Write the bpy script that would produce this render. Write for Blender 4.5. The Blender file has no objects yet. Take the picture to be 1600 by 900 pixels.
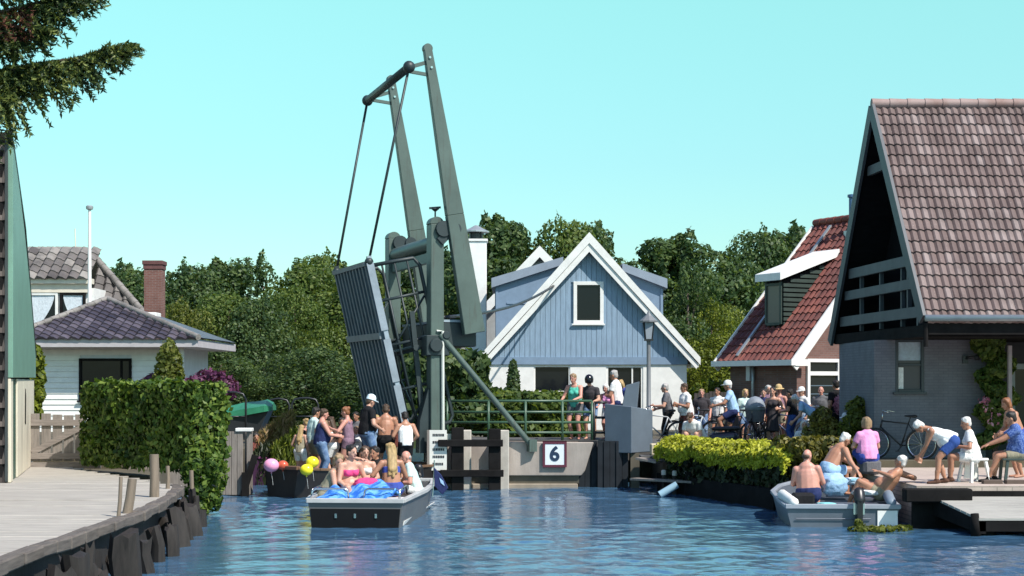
import bpy, bmesh, math, random
import numpy as np
from mathutils import Vector, Matrix
PI = math.pi
R_ = math.radians
random.seed(7); rng = np.random.default_rng(7)
SC = bpy.context.scene
COL = SC.collection
# ------------------------------------------------------------------ camera, sky, sun, exposure
F, EYE, HZ = 2400.0, 2.6, 600.0          # focal length in photo pixels, eye height over the water, horizon row
cd = bpy.data.cameras.new('camera'); cam = bpy.data.objects.new('camera', cd); COL.objects.link(cam)
cam.location = (0, 0, EYE); cam.rotation_euler = (PI/2, 0, 0)
cd.sensor_width = 36; cd.lens = 36*F/1600; cd.shift_y = (HZ-450)/1600; cd.clip_start = .2; cd.clip_end = 6000
SC.camera = cam
SUN = Vector((1.22, -1.15, 1.95)).normalized()
EL = math.asin(SUN.z); AZ = math.atan2(SUN.x, SUN.y)
w = bpy.data.worlds.new('World'); SC.world = w; w.use_nodes = True
nt = w.node_tree; nt.nodes.clear()
sky = nt.nodes.new('ShaderNodeTexSky'); sky.sky_type = 'NISHITA'; sky.sun_disc = False
sky.sun_elevation = EL; sky.sun_rotation = AZ; sky.air_density = 1.0; sky.dust_density = 0.4; sky.ozone_density = 1.0
tint = nt.nodes.new('ShaderNodeMix'); tint.data_type = 'RGBA'; tint.blend_type = 'MULTIPLY'; tint.inputs[0].default_value = 1
# the clear sky of the photograph is cyan near the horizon and bluer overhead
tc = nt.nodes.new('ShaderNodeTexCoord'); sx = nt.nodes.new('ShaderNodeSeparateXYZ'); nt.links.new(tc.outputs['Generated'], sx.inputs[0])
rp = nt.nodes.new('ShaderNodeValToRGB'); nt.links.new(sx.outputs[2], rp.inputs[0]); els = rp.color_ramp.elements
for k in range(3): els.new(.5)
for e_, (p_, c_) in zip(els, ((0, (.33,.41,.41)), (.14, (.445,.645,.53)), (.26, (.60,.94,.62)), (.42, (.46,.52,.61)), (1, (.58,.48,.57)))): e_.position = p_; e_.color = (*c_, 1)
dbl = nt.nodes.new('ShaderNodeVectorMath'); dbl.operation = 'SCALE'; dbl.inputs['Scale'].default_value = 2; nt.links.new(rp.outputs[0], dbl.inputs[0]); nt.links.new(dbl.outputs[0], tint.inputs[7])
bg = nt.nodes.new('ShaderNodeBackground'); bg.inputs[1].default_value = .11
wo = nt.nodes.new('ShaderNodeOutputWorld')
nt.links.new(sky.outputs[0], tint.inputs[6]); nt.links.new(tint.outputs[2], bg.inputs[0]); nt.links.new(bg.outputs[0], wo.inputs[0])
sd = bpy.data.lights.new('sun', 'SUN'); sun = bpy.data.objects.new('sun', sd); COL.objects.link(sun)
sd.energy = 4.5; sd.angle = R_(.5); sd.color = (1, .955, .88)
sun.rotation_euler = SUN.to_track_quat('Z', 'Y').to_euler()
vs = SC.view_settings; vs.view_transform = 'Standard'; vs.look = 'None'; vs.exposure = .45; vs.gamma = 1; vs.use_curve_mapping = False
SC.cycles.max_bounces = 8; SC.cycles.transparent_max_bounces = 8

def at(px, py, Y):
    """a point of the place at distance Y that the photo shows at (px, py)"""
    return Vector(((px-800)*Y/F, Y, EYE+(HZ-py)*Y/F))
def gx(px, Y): return (px-800)*Y/F
def gz(py, Y): return EYE+(HZ-py)*Y/F

# ------------------------------------------------------------------ mesh builder
class MB:
    def __init__(s): s.v = []; s.f = []; s.m = []; s.uv = []
    def add(s, vs, fs, m=0, uv=None):
        b = len(s.v); s.v.extend(tuple(v) for v in vs)
        for f in fs:
            s.f.append(tuple(i+b for i in f)); s.m.append(m); s.uv.append(uv)
        return s
    def obox(s, c, ax, ay, az, m=0):
        c, ax, ay, az = map(Vector, (c, ax, ay, az))
        vs = [c+ax*i+ay*j+az*k for k in (-.5, .5) for j in (-.5, .5) for i in (-.5, .5)]
        return s.add(vs, [(0,2,3,1), (4,5,7,6), (0,1,5,4), (2,6,7,3), (0,4,6,2), (1,3,7,5)], m)
    def box(s, x0, x1, y0, y1, z0, z1, m=0):
        return s.obox(((x0+x1)/2, (y0+y1)/2, (z0+z1)/2), (x1-x0,0,0), (0,y1-y0,0), (0,0,z1-z0), m)
    def bar(s, a, b, w, h, up=(0,0,1), m=0, w2=None, h2=None):
        a, b = Vector(a), Vector(b); d = (b-a).normalized(); up = Vector(up)
        e = d.cross(up)
        if e.length < 1e-4: e = d.cross(Vector((0,1,0)))
        e.normalize(); n = e.cross(d).normalized()
        w2 = w if w2 is None else w2; h2 = h if h2 is None else h2
        vs = []
        for p, ww, hh in ((a, w, h), (b, w2, h2)):
            vs += [p-e*ww/2-n*hh/2, p+e*ww/2-n*hh/2, p+e*ww/2+n*hh/2, p-e*ww/2+n*hh/2]
        return s.add(vs, [(0,1,2,3), (7,6,5,4), (0,4,5,1), (1,5,6,2), (2,6,7,3), (3,7,4,0)], m)
    def tube(s, pts, r, n=8, m=0, cap=True):
        pts = [Vector(p) for p in pts]; k = len(pts)
        rs = r if isinstance(r, (list, tuple)) else [r]*k
        vs = []; prev = None
        for i, p in enumerate(pts):
            d = (pts[min(i+1,k-1)]-pts[max(i-1,0)]).normalized()
            if prev is None:
                e = d.cross(Vector((0,0,1)))
                if e.length < 1e-3: e = d.cross(Vector((0,1,0)))
            else: e = prev-d*prev.dot(d)
            e.normalize(); prev = e; g = d.cross(e)
            for j in range(n):
                t = 2*PI*j/n; vs.append(p+(e*math.cos(t)+g*math.sin(t))*rs[i])
        fs = [(i*n+j, i*n+(j+1)%n, (i+1)*n+(j+1)%n, (i+1)*n+j) for i in range(k-1) for j in range(n)]
        if cap: fs += [tuple(range(n-1,-1,-1)), tuple(range((k-1)*n, k*n))]
        return s.add(vs, fs, m)
    def log(s, pts, r, n=11, rag=.22, m=0):
        b = len(s.v); s.tube(pts, r, n, m); k = len(pts); ph = [random.uniform(-rag, rag) for _ in range(n)]
        for i in range(k):
            for j in range(n):
                q = Vector(s.v[b+i*n+j]); c = Vector(pts[i]); f = 1+ph[j]+random.uniform(-rag, rag)*.35; d = (q-c)*f
                s.v[b+i*n+j] = tuple(c+d+Vector((0,0,random.uniform(-.10,.05) if i == k-1 else 0)))
        return s
    def lathe(s, c, prof, n=16, m=0):
        c = Vector(c); vs = [c+Vector((r*math.cos(2*PI*j/n), r*math.sin(2*PI*j/n), z)) for r, z in prof for j in range(n)]
        k = len(prof)
        fs = [(i*n+j, i*n+(j+1)%n, (i+1)*n+(j+1)%n, (i+1)*n+j) for i in range(k-1) for j in range(n)]
        fs += [tuple(range(n-1,-1,-1)), tuple(range((k-1)*n, k*n))]
        return s.add(vs, fs, m)
    def prism(s, poly, ext, m=0):
        ext = Vector(ext); poly = [Vector(p) for p in poly]; n = len(poly)
        vs = poly+[p+ext for p in poly]
        fs = [tuple(range(n-1,-1,-1)), tuple(range(n, 2*n))]+[(i, (i+1)%n, n+(i+1)%n, n+i) for i in range(n)]
        return s.add(vs, fs, m)
    def ball(s, c, r, nu=12, nv=8, m=0, rot=None):
        c = Vector(c); r = (r,)*3 if not isinstance(r, (tuple, list)) else r; vs = []
        for i in range(nv+1):
            t = PI*i/nv
            for j in range(nu):
                p = 2*PI*j/nu; q = Vector((r[0]*math.sin(t)*math.cos(p), r[1]*math.sin(t)*math.sin(p), r[2]*math.cos(t)))
                vs.append(c+(rot@q if rot else q))
        fs = [(i*nu+j, (i+1)*nu+j, (i+1)*nu+(j+1)%nu, i*nu+(j+1)%nu) for i in range(nv) for j in range(nu)]
        return s.add(vs, fs, m)
    def cone(s, p0, r0, p1, r1, side=(1,0,0), sq=1.0, flat0=False, flat1=False, n=12, m=0):
        p0, p1 = Vector(p0), Vector(p1); d = p1-p0
        if d.length < 1e-6: d = Vector((0,0,1e-5))
        d.normalize(); e = Vector(side); e = e-d*e.dot(d)
        if e.length < 1e-3: e = d.cross(Vector((0,1,.1)))
        e.normalize(); g = d.cross(e); rings = []
        if flat0: rings.append((p0, r0))
        else: rings += [(p0-d*r0*math.cos(t)*.9, r0*math.sin(t)) for t in (.12, .6, 1.1, PI/2)]
        if flat1: rings.append((p1, r1))
        else: rings += [(p1+d*r1*math.cos(t)*.9, r1*math.sin(t)) for t in (PI/2, 1.1, .6, .12)]
        vs = [c+e*math.cos(2*PI*j/n)*r+g*math.sin(2*PI*j/n)*r*sq for c, r in rings for j in range(n)]
        k = len(rings)
        fs = [(i*n+j, i*n+(j+1)%n, (i+1)*n+(j+1)%n, (i+1)*n+j) for i in range(k-1) for j in range(n)]
        fs += [tuple(range(n-1,-1,-1)), tuple(range((k-1)*n, k*n))]
        return s.add(vs, fs, m)

PENDING = []
WM = {}      # world matrix of each thing and part, by object name
def tag(o, label=None, cat=None, group=None, kind=None):
    if label: o['label'] = label
    if cat: o['category'] = cat
    if group: o['group'] = group
    if kind: o['kind'] = kind
    return o
def thing(name, label, cat, loc=(0,0,0), rz=0, group=None):
    o = bpy.data.objects.new(name, None); COL.objects.link(o); o.empty_display_size = .2
    o.location = loc; o.rotation_euler = (0, 0, rz); tag(o, label, cat, group)
    WM[o.name] = Matrix.Translation(Vector(loc)) @ Matrix.Rotation(rz, 4, 'Z')
    return o
def put(mb, name, mats, parent=None, smooth=False, local=False, bevel=0, label=None, cut=None, auto=None):
    """link the collected shapes as ONE mesh object; coordinates are world ones unless local"""
    me = bpy.data.meshes.new(name)
    M = None if (parent is None or local) else WM[parent.name].inverted()
    vs = mb.v if M is None else [tuple(M @ Vector(v)) for v in mb.v]
    me.from_pydata(vs, [], mb.f)
    mats = mats if isinstance(mats, (list, tuple)) else [mats]
    for m in mats: me.materials.append(m)
    if len(mats) > 1: me.polygons.foreach_set('material_index', mb.m)
    if any(u is not None for u in mb.uv):
        ul = me.uv_layers.new(name='tile')
        for p in me.polygons:
            u = mb.uv[p.index] or (0, 0)
            for li in p.loop_indices: ul.data[li].uv = u
    bm = bmesh.new(); bm.from_mesh(me)
    if cut:
        for co, no in cut:
            if M is not None: co = M @ Vector(co); no = M.to_3x3() @ Vector(no)
            bmesh.ops.bisect_plane(bm, geom=bm.verts[:]+bm.edges[:]+bm.faces[:], plane_co=co, plane_no=no, clear_outer=True)
    if bevel: bmesh.ops.bevel(bm, geom=bm.edges[:], offset=bevel, segments=1, affect='EDGES', profile=.5, clamp_overlap=True)
    else: bmesh.ops.recalc_face_normals(bm, faces=bm.faces[:])
    if smooth:
        for f in bm.faces: f.smooth = True
        if auto:
            for e in bm.edges:
                if len(e.link_faces) == 2 and e.calc_face_angle(0) > R_(auto): e.smooth = False
    bm.to_mesh(me); bm.free()
    o = bpy.data.objects.new(name, me); COL.objects.link(o)
    if parent is not None: o.parent = parent; WM[o.name] = WM[parent.name]
    else: WM[o.name] = Matrix.Identity(4)
    if label: o['label'] = label
    return o
def children(o): return [c for c in COL.objects if c.parent == o]
def copy_tree(o, parent=None):
    c = o.copy(); COL.objects.link(c)
    if parent is not None: c.parent = parent
    for ch in children(o): copy_tree(ch, c)
    return c

# ------------------------------------------------------------------ materials
MATS = {}
def nodes(name):
    m = bpy.data.materials.new(name); m.use_nodes = True; n = m.node_tree
    return m, n, n.nodes['Principled BSDF'], n.links
def mix_rgb(n, a, b, fac, mode='MIX'):
    x = n.nodes.new('ShaderNodeMix'); x.data_type = 'RGBA'; x.blend_type = mode
    for i, val in ((0, fac), (6, a), (7, b)):
        if hasattr(val, 'is_linked') or hasattr(val, 'links'): n.links.new(val, x.inputs[i])
        elif i == 0: x.inputs[0].default_value = val
        else: x.inputs[i].default_value = (*val, 1)
    return x.outputs[2]
def noise(n, scale, detail=4, vec=None, rough=.6):
    t = n.nodes.new('ShaderNodeTexNoise'); t.inputs['Scale'].default_value = scale; t.inputs['Detail'].default_value = detail; t.inputs['Roughness'].default_value = rough
    if vec is not None: n.links.new(vec, t.inputs['Vector'])
    return t.outputs[0]
def coord(n, scale=(1,1,1), which='Object', rot=(0,0,0)):
    c = n.nodes.new('ShaderNodeTexCoord'); mp = n.nodes.new('ShaderNodeMapping'); mp.inputs['Scale'].default_value = scale; mp.inputs['Rotation'].default_value = rot
    n.links.new(c.outputs[which], mp.inputs[0]); return mp.outputs[0]
def ramp(n, fac, stops):
    r = n.nodes.new('ShaderNodeValToRGB'); n.links.new(fac, r.inputs[0]); e = r.color_ramp.elements
    while len(e) < len(stops): e.new(.5)
    for el, (p, c) in zip(e, stops): el.position = p; el.color = (*c, 1)
    return r.outputs[0]
def mul(c, k): return tuple(min(1, x*k) for x in c)
def bump(n, b, h, strength, dist=.02):
    x = n.nodes.new('ShaderNodeBump'); x.inputs['Strength'].default_value = strength; x.inputs['Distance'].default_value = dist
    n.links.new(h, x.inputs['Height']); n.links.new(x.outputs[0], b.inputs['Normal'])
def paint(name, c, rough=.5, var=.25, scale=3, bmp=.08, metal=0, fine=40, stretch=(1,1,1), spec=.5):
    if name in MATS: return MATS[name]
    m, n, b, L = nodes(name); v = coord(n, stretch)
    a = noise(n, scale, 6, v); f = noise(n, fine, 3, v)
    c1 = ramp(n, a, [(.3, mul(c, 1-var)), (.7, mul(c, 1+var*.6))])
    c2 = mix_rgb(n, c1, mul(c, .62), ramp(n, f, [(.55, (0,0,0)), (.8, (var, var, var))]))
    L.new(c2, b.inputs['Base Color']); b.inputs['Roughness'].default_value = rough; b.inputs['Metallic'].default_value = metal; b.inputs['Specular IOR Level'].default_value = spec
    bump(n, b, f, bmp, .01); MATS[name] = m; return m
def wood(name, c, stretch=(1,12,12), rough=.75, var=.45):
    if name in MATS: return MATS[name]
    m, n, b, L = nodes(name); v = coord(n, stretch); a = noise(n, 2.2, 8, v, .65); big = noise(n, 1.1, 4)
    c1 = ramp(n, a, [(.25, mul(c, 1-var)), (.5, c), (.75, mul(c, 1+var*.7))])
    c2 = mix_rgb(n, c1, mul(c, .5), ramp(n, big, [(.5, (0,0,0)), (.75, (.6,.6,.6))]))
    L.new(c2, b.inputs['Base Color']); b.inputs['Roughness'].default_value = rough; bump(n, b, a, .35, .01); MATS[name] = m; return m
def cloth(name, c, c2=None, scale=14):
    k = 'cloth_'+name
    if k in MATS: return MATS[k]
    m, n, b, L = nodes(k); v = coord(n); a = noise(n, scale, 3, v)
    if c2 is None: col = ramp(n, a, [(.3, mul(c, .82)), (.7, mul(c, 1.08))])
    else: col = ramp(n, a, [(.42, c), (.58, c2)])
    L.new(col, b.inputs['Base Color']); b.inputs['Roughness'].default_value = .85; b.inputs['Specular IOR Level'].default_value = .2
    bump(n, b, noise(n, 11, 5, coord(n, (1.3,1.3,.7)), .7), .45, .04); MATS[k] = m; return m
def skin(name, c):
    k = 'skin_'+name
    if k in MATS: return MATS[k]
    m, n, b, L = nodes(k); a = noise(n, 9, 4, coord(n))
    L.new(ramp(n, a, [(.3, mul(c, .86)), (.7, mul(c, 1.06))]), b.inputs['Base Color']); b.inputs['Roughness'].default_value = .48
    b.inputs['Subsurface Weight'].default_value = .12; b.inputs['Subsurface Radius'].default_value = (.02, .008, .004); MATS[k] = m; return m
def leafmat(name, stops, trans=.35, rough=.5):
    if name in MATS: return MATS[name]
    m, n, b, L = nodes(name); g = n.nodes.new('ShaderNodeNewGeometry')
    big = noise(n, .9, 3, coord(n))
    mx = n.nodes.new('ShaderNodeMath'); mx.operation = 'MULTIPLY_ADD'; L.new(big, mx.inputs[0]); mx.inputs[1].default_value = .9; 
    sb = n.nodes.new('ShaderNodeMath'); sb.operation = 'MULTIPLY_ADD'; L.new(g.outputs['Random Per Island'], sb.inputs[0]); sb.inputs[1].default_value = .6; sb.inputs[2].default_value = -.25
    L.new(sb.outputs[0], mx.inputs[2])
    col = ramp(n, mx.outputs[0], stops); L.new(col, b.inputs['Base Color']); b.inputs['Roughness'].default_value = rough
    b.inputs['Specular IOR Level'].default_value = .3
    tr = n.nodes.new('ShaderNodeBsdfTranslucent'); L.new(mix_rgb(n, col, (1,1,.35), 1, 'MULTIPLY'), tr.inputs[0])
    ms = n.nodes.new('ShaderNodeMixShader'); ms.inputs[0].default_value = trans; L.new(b.outputs[0], ms.inputs[1]); L.new(tr.outputs[0], ms.inputs[2])
    L.new(ms.outputs[0], n.nodes['Material Output'].inputs[0]); MATS[name] = m; return m
def tilemat(name, stops, rough=.6, moss=None, joint=None):
    if name in MATS: return MATS[name]
    m, n, b, L = nodes(name); u = n.nodes.new('ShaderNodeUVMap'); u.uv_map = 'tile'
    fl = n.nodes.new('ShaderNodeVectorMath'); fl.operation = 'FLOOR'; L.new(u.outputs[0], fl.inputs[0])
    wn = n.nodes.new('ShaderNodeTexWhiteNoise'); wn.noise_dimensions = '2D'; L.new(fl.outputs[0], wn.inputs['Vector'])
    col = ramp(n, wn.outputs[0], stops); a = noise(n, 1.3, 6, coord(n)); f = noise(n, 25, 4, coord(n))
    col = mix_rgb(n, col, mul(stops[0][1], .6), ramp(n, a, [(.45, (0,0,0)), (.7, (.7,.7,.7))]))
    if moss: col = mix_rgb(n, col, moss, ramp(n, f, [(.62, (0,0,0)), (.75, (.55,.55,.55))]))
    L.new(col, b.inputs['Base Color']); b.inputs['Roughness'].default_value = rough; bump(n, b, f, .25, .01); MATS[name] = m; return m
def brickmat(name, c1, c2, mortar, axis='y', scale=1.0, rough=.85):
    if name in MATS: return MATS[name]
    m, n, b, L = nodes(name); c = n.nodes.new('ShaderNodeTexCoord'); sp = n.nodes.new('ShaderNodeSeparateXYZ'); L.new(c.outputs['Object'], sp.inputs[0])
    cb = n.nodes.new('ShaderNodeCombineXYZ')
    ad = n.nodes.new('ShaderNodeMath'); ad.operation = 'ADD'; L.new(sp.outputs[0], ad.inputs[0]); L.new(sp.outputs[1], ad.inputs[1])
    L.new(ad.outputs[0], cb.inputs[0]); L.new(sp.outputs[2], cb.inputs[1])
    t = n.nodes.new('ShaderNodeTexBrick'); L.new(cb.outputs[0], t.inputs['Vector']); t.inputs['Scale'].default_value = scale
    t.inputs['Brick Width'].default_value = .22; t.inputs['Row Height'].default_value = .065; t.inputs['Mortar Size'].default_value = .008
    for k, v in (('Color1', c1), ('Color2', c2), ('Mortar', mortar)): t.inputs[k].default_value = (*v, 1)
    a = noise(n, 2, 5, c.outputs['Object'])
    L.new(mix_rgb(n, t.outputs[0], mul(c1, .5), ramp(n, a, [(.45, (0,0,0)), (.75, (.5,.5,.5))])), b.inputs['Base Color'])
    b.inputs['Roughness'].default_value = rough; bump(n, b, t.outputs['Fac'], -.4, .008); MATS[name] = m; return m
def glass(name, c=(.02,.025,.03), rough=.06):
    if name in MATS: return MATS[name]
    m, n, b, L = nodes(name); b.inputs['Base Color'].default_value = (*c, 1); b.inputs['Roughness'].default_value = rough
    b.inputs['Specular IOR Level'].default_value = .28; bump(n, b, noise(n, 2, 2, coord(n)), .03, .05); MATS[name] = m; return m
WHITE = paint('white_paint', (.80,.79,.75), .45, .10)
CREAM = paint('cream_paint', (.74,.66,.54), .5, .1)
BLUEW = paint('blue_boards', (.25,.35,.455), .55, .2, stretch=(4,4,.5))
BLUEG = paint('blue_grey_trim', (.20,.28,.38), .5, .12)
def rusty(name, c, rust, rough=.45):
    m, n, b, L = nodes(name); v = coord(n, (7,7,.55)); a = noise(n, 1.6, 8, v, .7); f = noise(n, 30, 4, coord(n)); g = noise(n, 1.2, 5, coord(n))
    c1 = ramp(n, g, [(.3, mul(c, .78)), (.7, mul(c, 1.12))]); c2 = mix_rgb(n, c1, rust, ramp(n, a, [(.54, (0,0,0)), (.72, (.75,.75,.75))])); c3 = mix_rgb(n, c2, mul(c, 1.9), ramp(n, f, [(.66, (0,0,0)), (.78, (.4,.4,.4))]))
    L.new(c3, b.inputs['Base Color']); b.inputs['Roughness'].default_value = rough; bump(n, b, f, .12, .01); MATS[name] = m; return m
BRIDGE = rusty('bridge_green', (.080,.115,.098), (.055,.045,.034))
BRIDGED = paint('bridge_dark', (.022,.034,.036), .5, .2)
BRIDGEG = paint('girder_grey', (.30,.37,.42), .45, .25)
JOIST = paint('joist_blue', (.05,.075,.095), .5, .3)
BLACKW = paint('black_wood', (.013,.012,.012), .9, .4, bmp=.3, spec=.12)
DARKM = paint('dark_metal', (.02,.022,.024), .4, .2)
RAILG = paint('rail_green', (.045,.10,.06), .4, .2)
CONC = paint('concrete', (.36,.31,.27), .85, .32, 1.6, .35, fine=18, stretch=(1.2,1.2,.5))
CONCD = paint('dark_concrete', (.10,.085,.06), .6, .4, 1.6, .35)  # darker tone for the abutment recess and the desk foot
KIOSK = paint('kiosk_blue_grey', (.115,.145,.18), .6, .14, 2)
GREYP = paint('grey_render', (.13,.145,.175), .8, .16, 1.5, .2)
ALU = paint('aluminium', (.42,.45,.48), .38, .15, 2, metal=.5)
STEEL = paint('steel', (.6,.6,.6), .25, .1, metal=1)
RUBBER = paint('rubber', (.015,.015,.016), .6, .2)
WOODG = wood('weathered_wood', (.23,.20,.175), (12,12,1))
WOODH = wood('weathered_boards', (.24,.205,.18), (1,12,12))
PILE = wood('old_pile', (.024,.019,.016), (9,9,1.2), var=.6)
DECKM = wood('deck_boards', (.375,.345,.30), (.6,7,9), var=.45)
GLASS = glass('dark_glass', (.008,.010,.013))
GLASSB = glass('blue_glass', (.10,.14,.18))
BARK = wood('bark', (.07,.05,.035), (8,8,1.5))
# ================================================================== THE SETTING: water and land
def wave_water():
    X0, X1, Y0, Y1, st = -13.5, 13.5, 19.0, 46.0, .05
    nx, ny = int((X1-X0)/st), int((Y1-Y0)/st)
    xs = np.linspace(X0, X1, nx+1); ys = np.linspace(Y0, Y1, ny+1); X, Y = np.meshgrid(xs, ys); Z = np.zeros_like(X)
    r = np.random.default_rng(3)
    for k in range(64):
        lam = .20*(2.6/.20)**(r.random()**1.25); th = r.normal(PI*.47, .62); k0 = 2*PI/lam
        a = .0023*lam**.86*(.6+.8*r.random())
        wob = .5*np.sin(.35*X*r.random()+.3*Y*r.random()+r.random()*6)
        s = np.sin(k0*(X*math.cos(th)+Y*math.sin(th))+r.random()*7+wob*2)
        Z += a*(s+.25*(s*s-.5))
    pat = .72+.4*np.sin(.42*X+1.1*np.sin(.27*Y))*np.sin(.31*Y+.5*np.sin(.38*X)+1)
    Z *= pat*np.clip(1.15-(Y-36)/22, .45, 1)
    ed = np.minimum.reduce([X-X0, X1-X, Y-Y0, Y1-Y]); Z *= np.clip(ed/1.5, 0, 1)
    v = np.stack([X, Y, Z], -1).reshape(-1, 3); W = nx+1
    i, j = np.meshgrid(np.arange(nx), np.arange(ny)); a = (j*W+i).ravel()
    q = np.stack([a, a+1, a+1+W, a+W], -1)
    out = np.array([(-900,-900,0), (900,-900,0), (900,900,0), (-900,900,0)]); b = len(v)
    c00, c10, c11, c01 = 0, nx, ny*W+nx, ny*W
    ring = np.array([(b,b+1,c10,c00), (b+1,b+2,c11,c10), (b+2,b+3,c01,c11), (b+3,b,c00,c01)])
    me = bpy.data.meshes.new('water'); me.from_pydata(np.vstack([v, out]).tolist(), [], q.tolist()+ring.tolist())
    me.polygons.foreach_set('use_smooth', [True]*len(me.polygons))
    m, n, bs, L = nodes('canal_water')
    bs.inputs['Base Color'].default_value = (.050,.125,.215,1); bs.inputs['Roughness'].default_value = .06; bs.inputs['IOR'].default_value = 1.55  # base colour holds the blue of the reflected sky
    bs.inputs['Specular IOR Level'].default_value = .62
    bump(n, bs, noise(n, 7, 3, coord(n, (1, 1.6, 1))), .12, .05)
    me.materials.append(m); o = bpy.data.objects.new('water', me); COL.objects.link(o); o['kind'] = 'structure'
wave_water()
SOIL = paint('soil', (.10,.085,.055), .95, .4, 1.2, .5)
GRASS = paint('lawn', (.055,.085,.025), .95, .5, 1.5, .6)
PAVE = brickmat('clay_paving', (.46,.37,.32), (.52,.43,.36), (.30,.25,.21), scale=.8)
def land(name, poly, z, mat, zb=-1.6):
    mb = MB(); mb.prism([(x, y, zb) for x, y in poly], (0, 0, z-zb))
    o = put(mb, name, mat); o['kind'] = 'structure'; return o
Z_L, Z_DECK, Z_R, Z_BR, Z_Q = .95, .70, .90, 1.15, .75
land('ground', [(-900,62), (900,62), (900,2500), (-900,2500)], .80, GRASS)
land('left_bank', [(-900,36.2), (-6.75,36.2), (-6.9,41), (-7.4,62.01), (-900,62.01)], Z_L, SOIL)
land('left_yard', [(-900,-200), (-6.6,-200), (-6.6,27.5), (-7.3,30.2), (-8.1,36.21), (-900,36.21)], .60, SOIL)
land('right_bank', [(-2.35,40.9), (-2.35,62.01), (900,62.01), (900,34.01), (7.55,34.01), (7.45,32.5), (5.45,32.5), (3.75,38.2), (3.7,40.9)], Z_R, SOIL)
land('quay_paving', [(7.35,27.9), (900,27.9), (900,34.02), (7.35,34.02)], Z_Q, PAVE)
land('road', [(2.2,40.3), (60,40.3), (60,47), (2.2,47)], Z_R+.02, paint('asphalt', (.09,.085,.08), .9, .2), zb=Z_R-.3)
# left plank quay: boards laid crosswise, a kerb timber and leaning piles along the water
def qedge(y):       # the water side of the plank quay
    P_ = [(0,-5.50), (22,-5.50), (24.3,-5.64), (26.5,-5.88), (28.6,-6.20), (36,-10.6)]
    for (a, b), (c, d) in zip(P_, P_[1:]):
        if y <= c: return b+(d-b)*(y-a)/(c-a)
    return P_[-1][1]
mb = MB(); y = 12.0; k = 0
while y < 36.0:
    xe = qedge(y+.3)+.012*math.sin(k*2.1)
    xw = -17 if y < 29 else -12.5
    hgt = .025*random.random()
    mb.box(xw, xe, y+.006, y+.594, .58, Z_DECK-.012+hgt*.5); y += .6; k += 1
o = put(mb, 'plank_quay', DECKM, bevel=.006); o['kind'] = 'structure'
t = thing('kerb_timber', 'weathered dark timber edging along the water side of the pale plank quay', 'timber', (-5.6,20,.6))
mb = MB()
y = 12.0; x0, z0 = -5.49, .66
while y < 28.4:
    x1, z1 = qedge(y+.62)+.02+random.uniform(-.035,.035), .655+random.uniform(-.02,.02); mb.bar((x0, y, z0), (x1, y+.62, z1), random.uniform(.18,.23), random.uniform(.13,.17)); y += .625; x0, z0 = x1, z1
put(mb, 'beam', wood('kerb_wood', (.12,.10,.085), (9,1,9), var=.6), t, bevel=.02)
# revetment piles: one thing each
GP = 'old piles along the plank quay'
spots = [(qedge(yy)+.17+random.uniform(-.06,.12), yy, random.choice((.30,.42,.5,.55,.6,.64))) for yy in (17.3,17.9,18.9,19.4,20.4,20.8,21.2,22.1,22.5,23.3,23.7,24.5,24.9,25.6,26.4,26.7,27.5,28.0,28.5)]+[(-6.35,29.3,.6)]
for i, (x, y, h) in enumerate(spots):
    r = random.choice((.06,.09,.13,.17,.19)); lx, ly = random.uniform(-.06,.24), random.uniform(-.28,.22)
    mb = MB(); pts = []; n = 6
    for j in range(n): f = j/(n-1); pts.append((x+.24-lx*f*1.6+random.uniform(-.03,.03), y+ly*f+random.uniform(-.03,.03), -.7+(h+.7)*f))
    mb.log(pts, [r*(1.1-.25*j/n+random.uniform(-.12,.12)) for j in range(n)])
    o = put(mb, 'old_pile', PILE, None, smooth=True, auto=28)
    tag(o, 'dark rotten timber pile in the row propping the edge of the plank quay', 'pile', GP)
mb = MB()
for y in range(12, 29): mb.prism([(qedge(y)-.12,y,-1), (qedge(y)-.02,y,-1), (qedge(y+1)-.02,y+1,-1), (qedge(y+1)-.12,y+1,-1)], (0,0,1.572))
o = put(mb, 'bank_boarding', PILE); tag(o, 'black boarding behind the rotten piles under the plank quay', 'boarding')
for (px, py0, py1, Y, r, lab) in ((198, 748, 800, 22.6, .075, 'short brown stub post standing on the plank quay, leaning right'),
                              (241, 710, 782, 25.9, .085, 'upright grey mooring post at the corner of the plank quay'),
                              (184, 745, 815, 22.0, .03, 'thin rusty stake beside the short stub post on the plank quay'),
                              (262, 728, 758, 28.0, .04, 'thin grey stake in front of the bottom of the big clipped hedge'),
                              (299, 735, 790, 29.3, .045, 'slim weathered stake under the right end of the big clipped hedge')):
    a = at(px, py1, Y); b = at(px+(9 if r == .075 else 5 if r == .03 else 0), py0, Y); a.z = min(a.z, Z_DECK)-.05
    mb = MB(); mb.tube([a, (a+b)/2+Vector((.01,0,0)), b], [r, r*.95, r*.9], 9); o = put(mb, 'mooring_post', wood('post_wood', (.20,.155,.115), (10,10,1)), None, smooth=True, auto=50)
    tag(o, lab, 'post')

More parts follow.
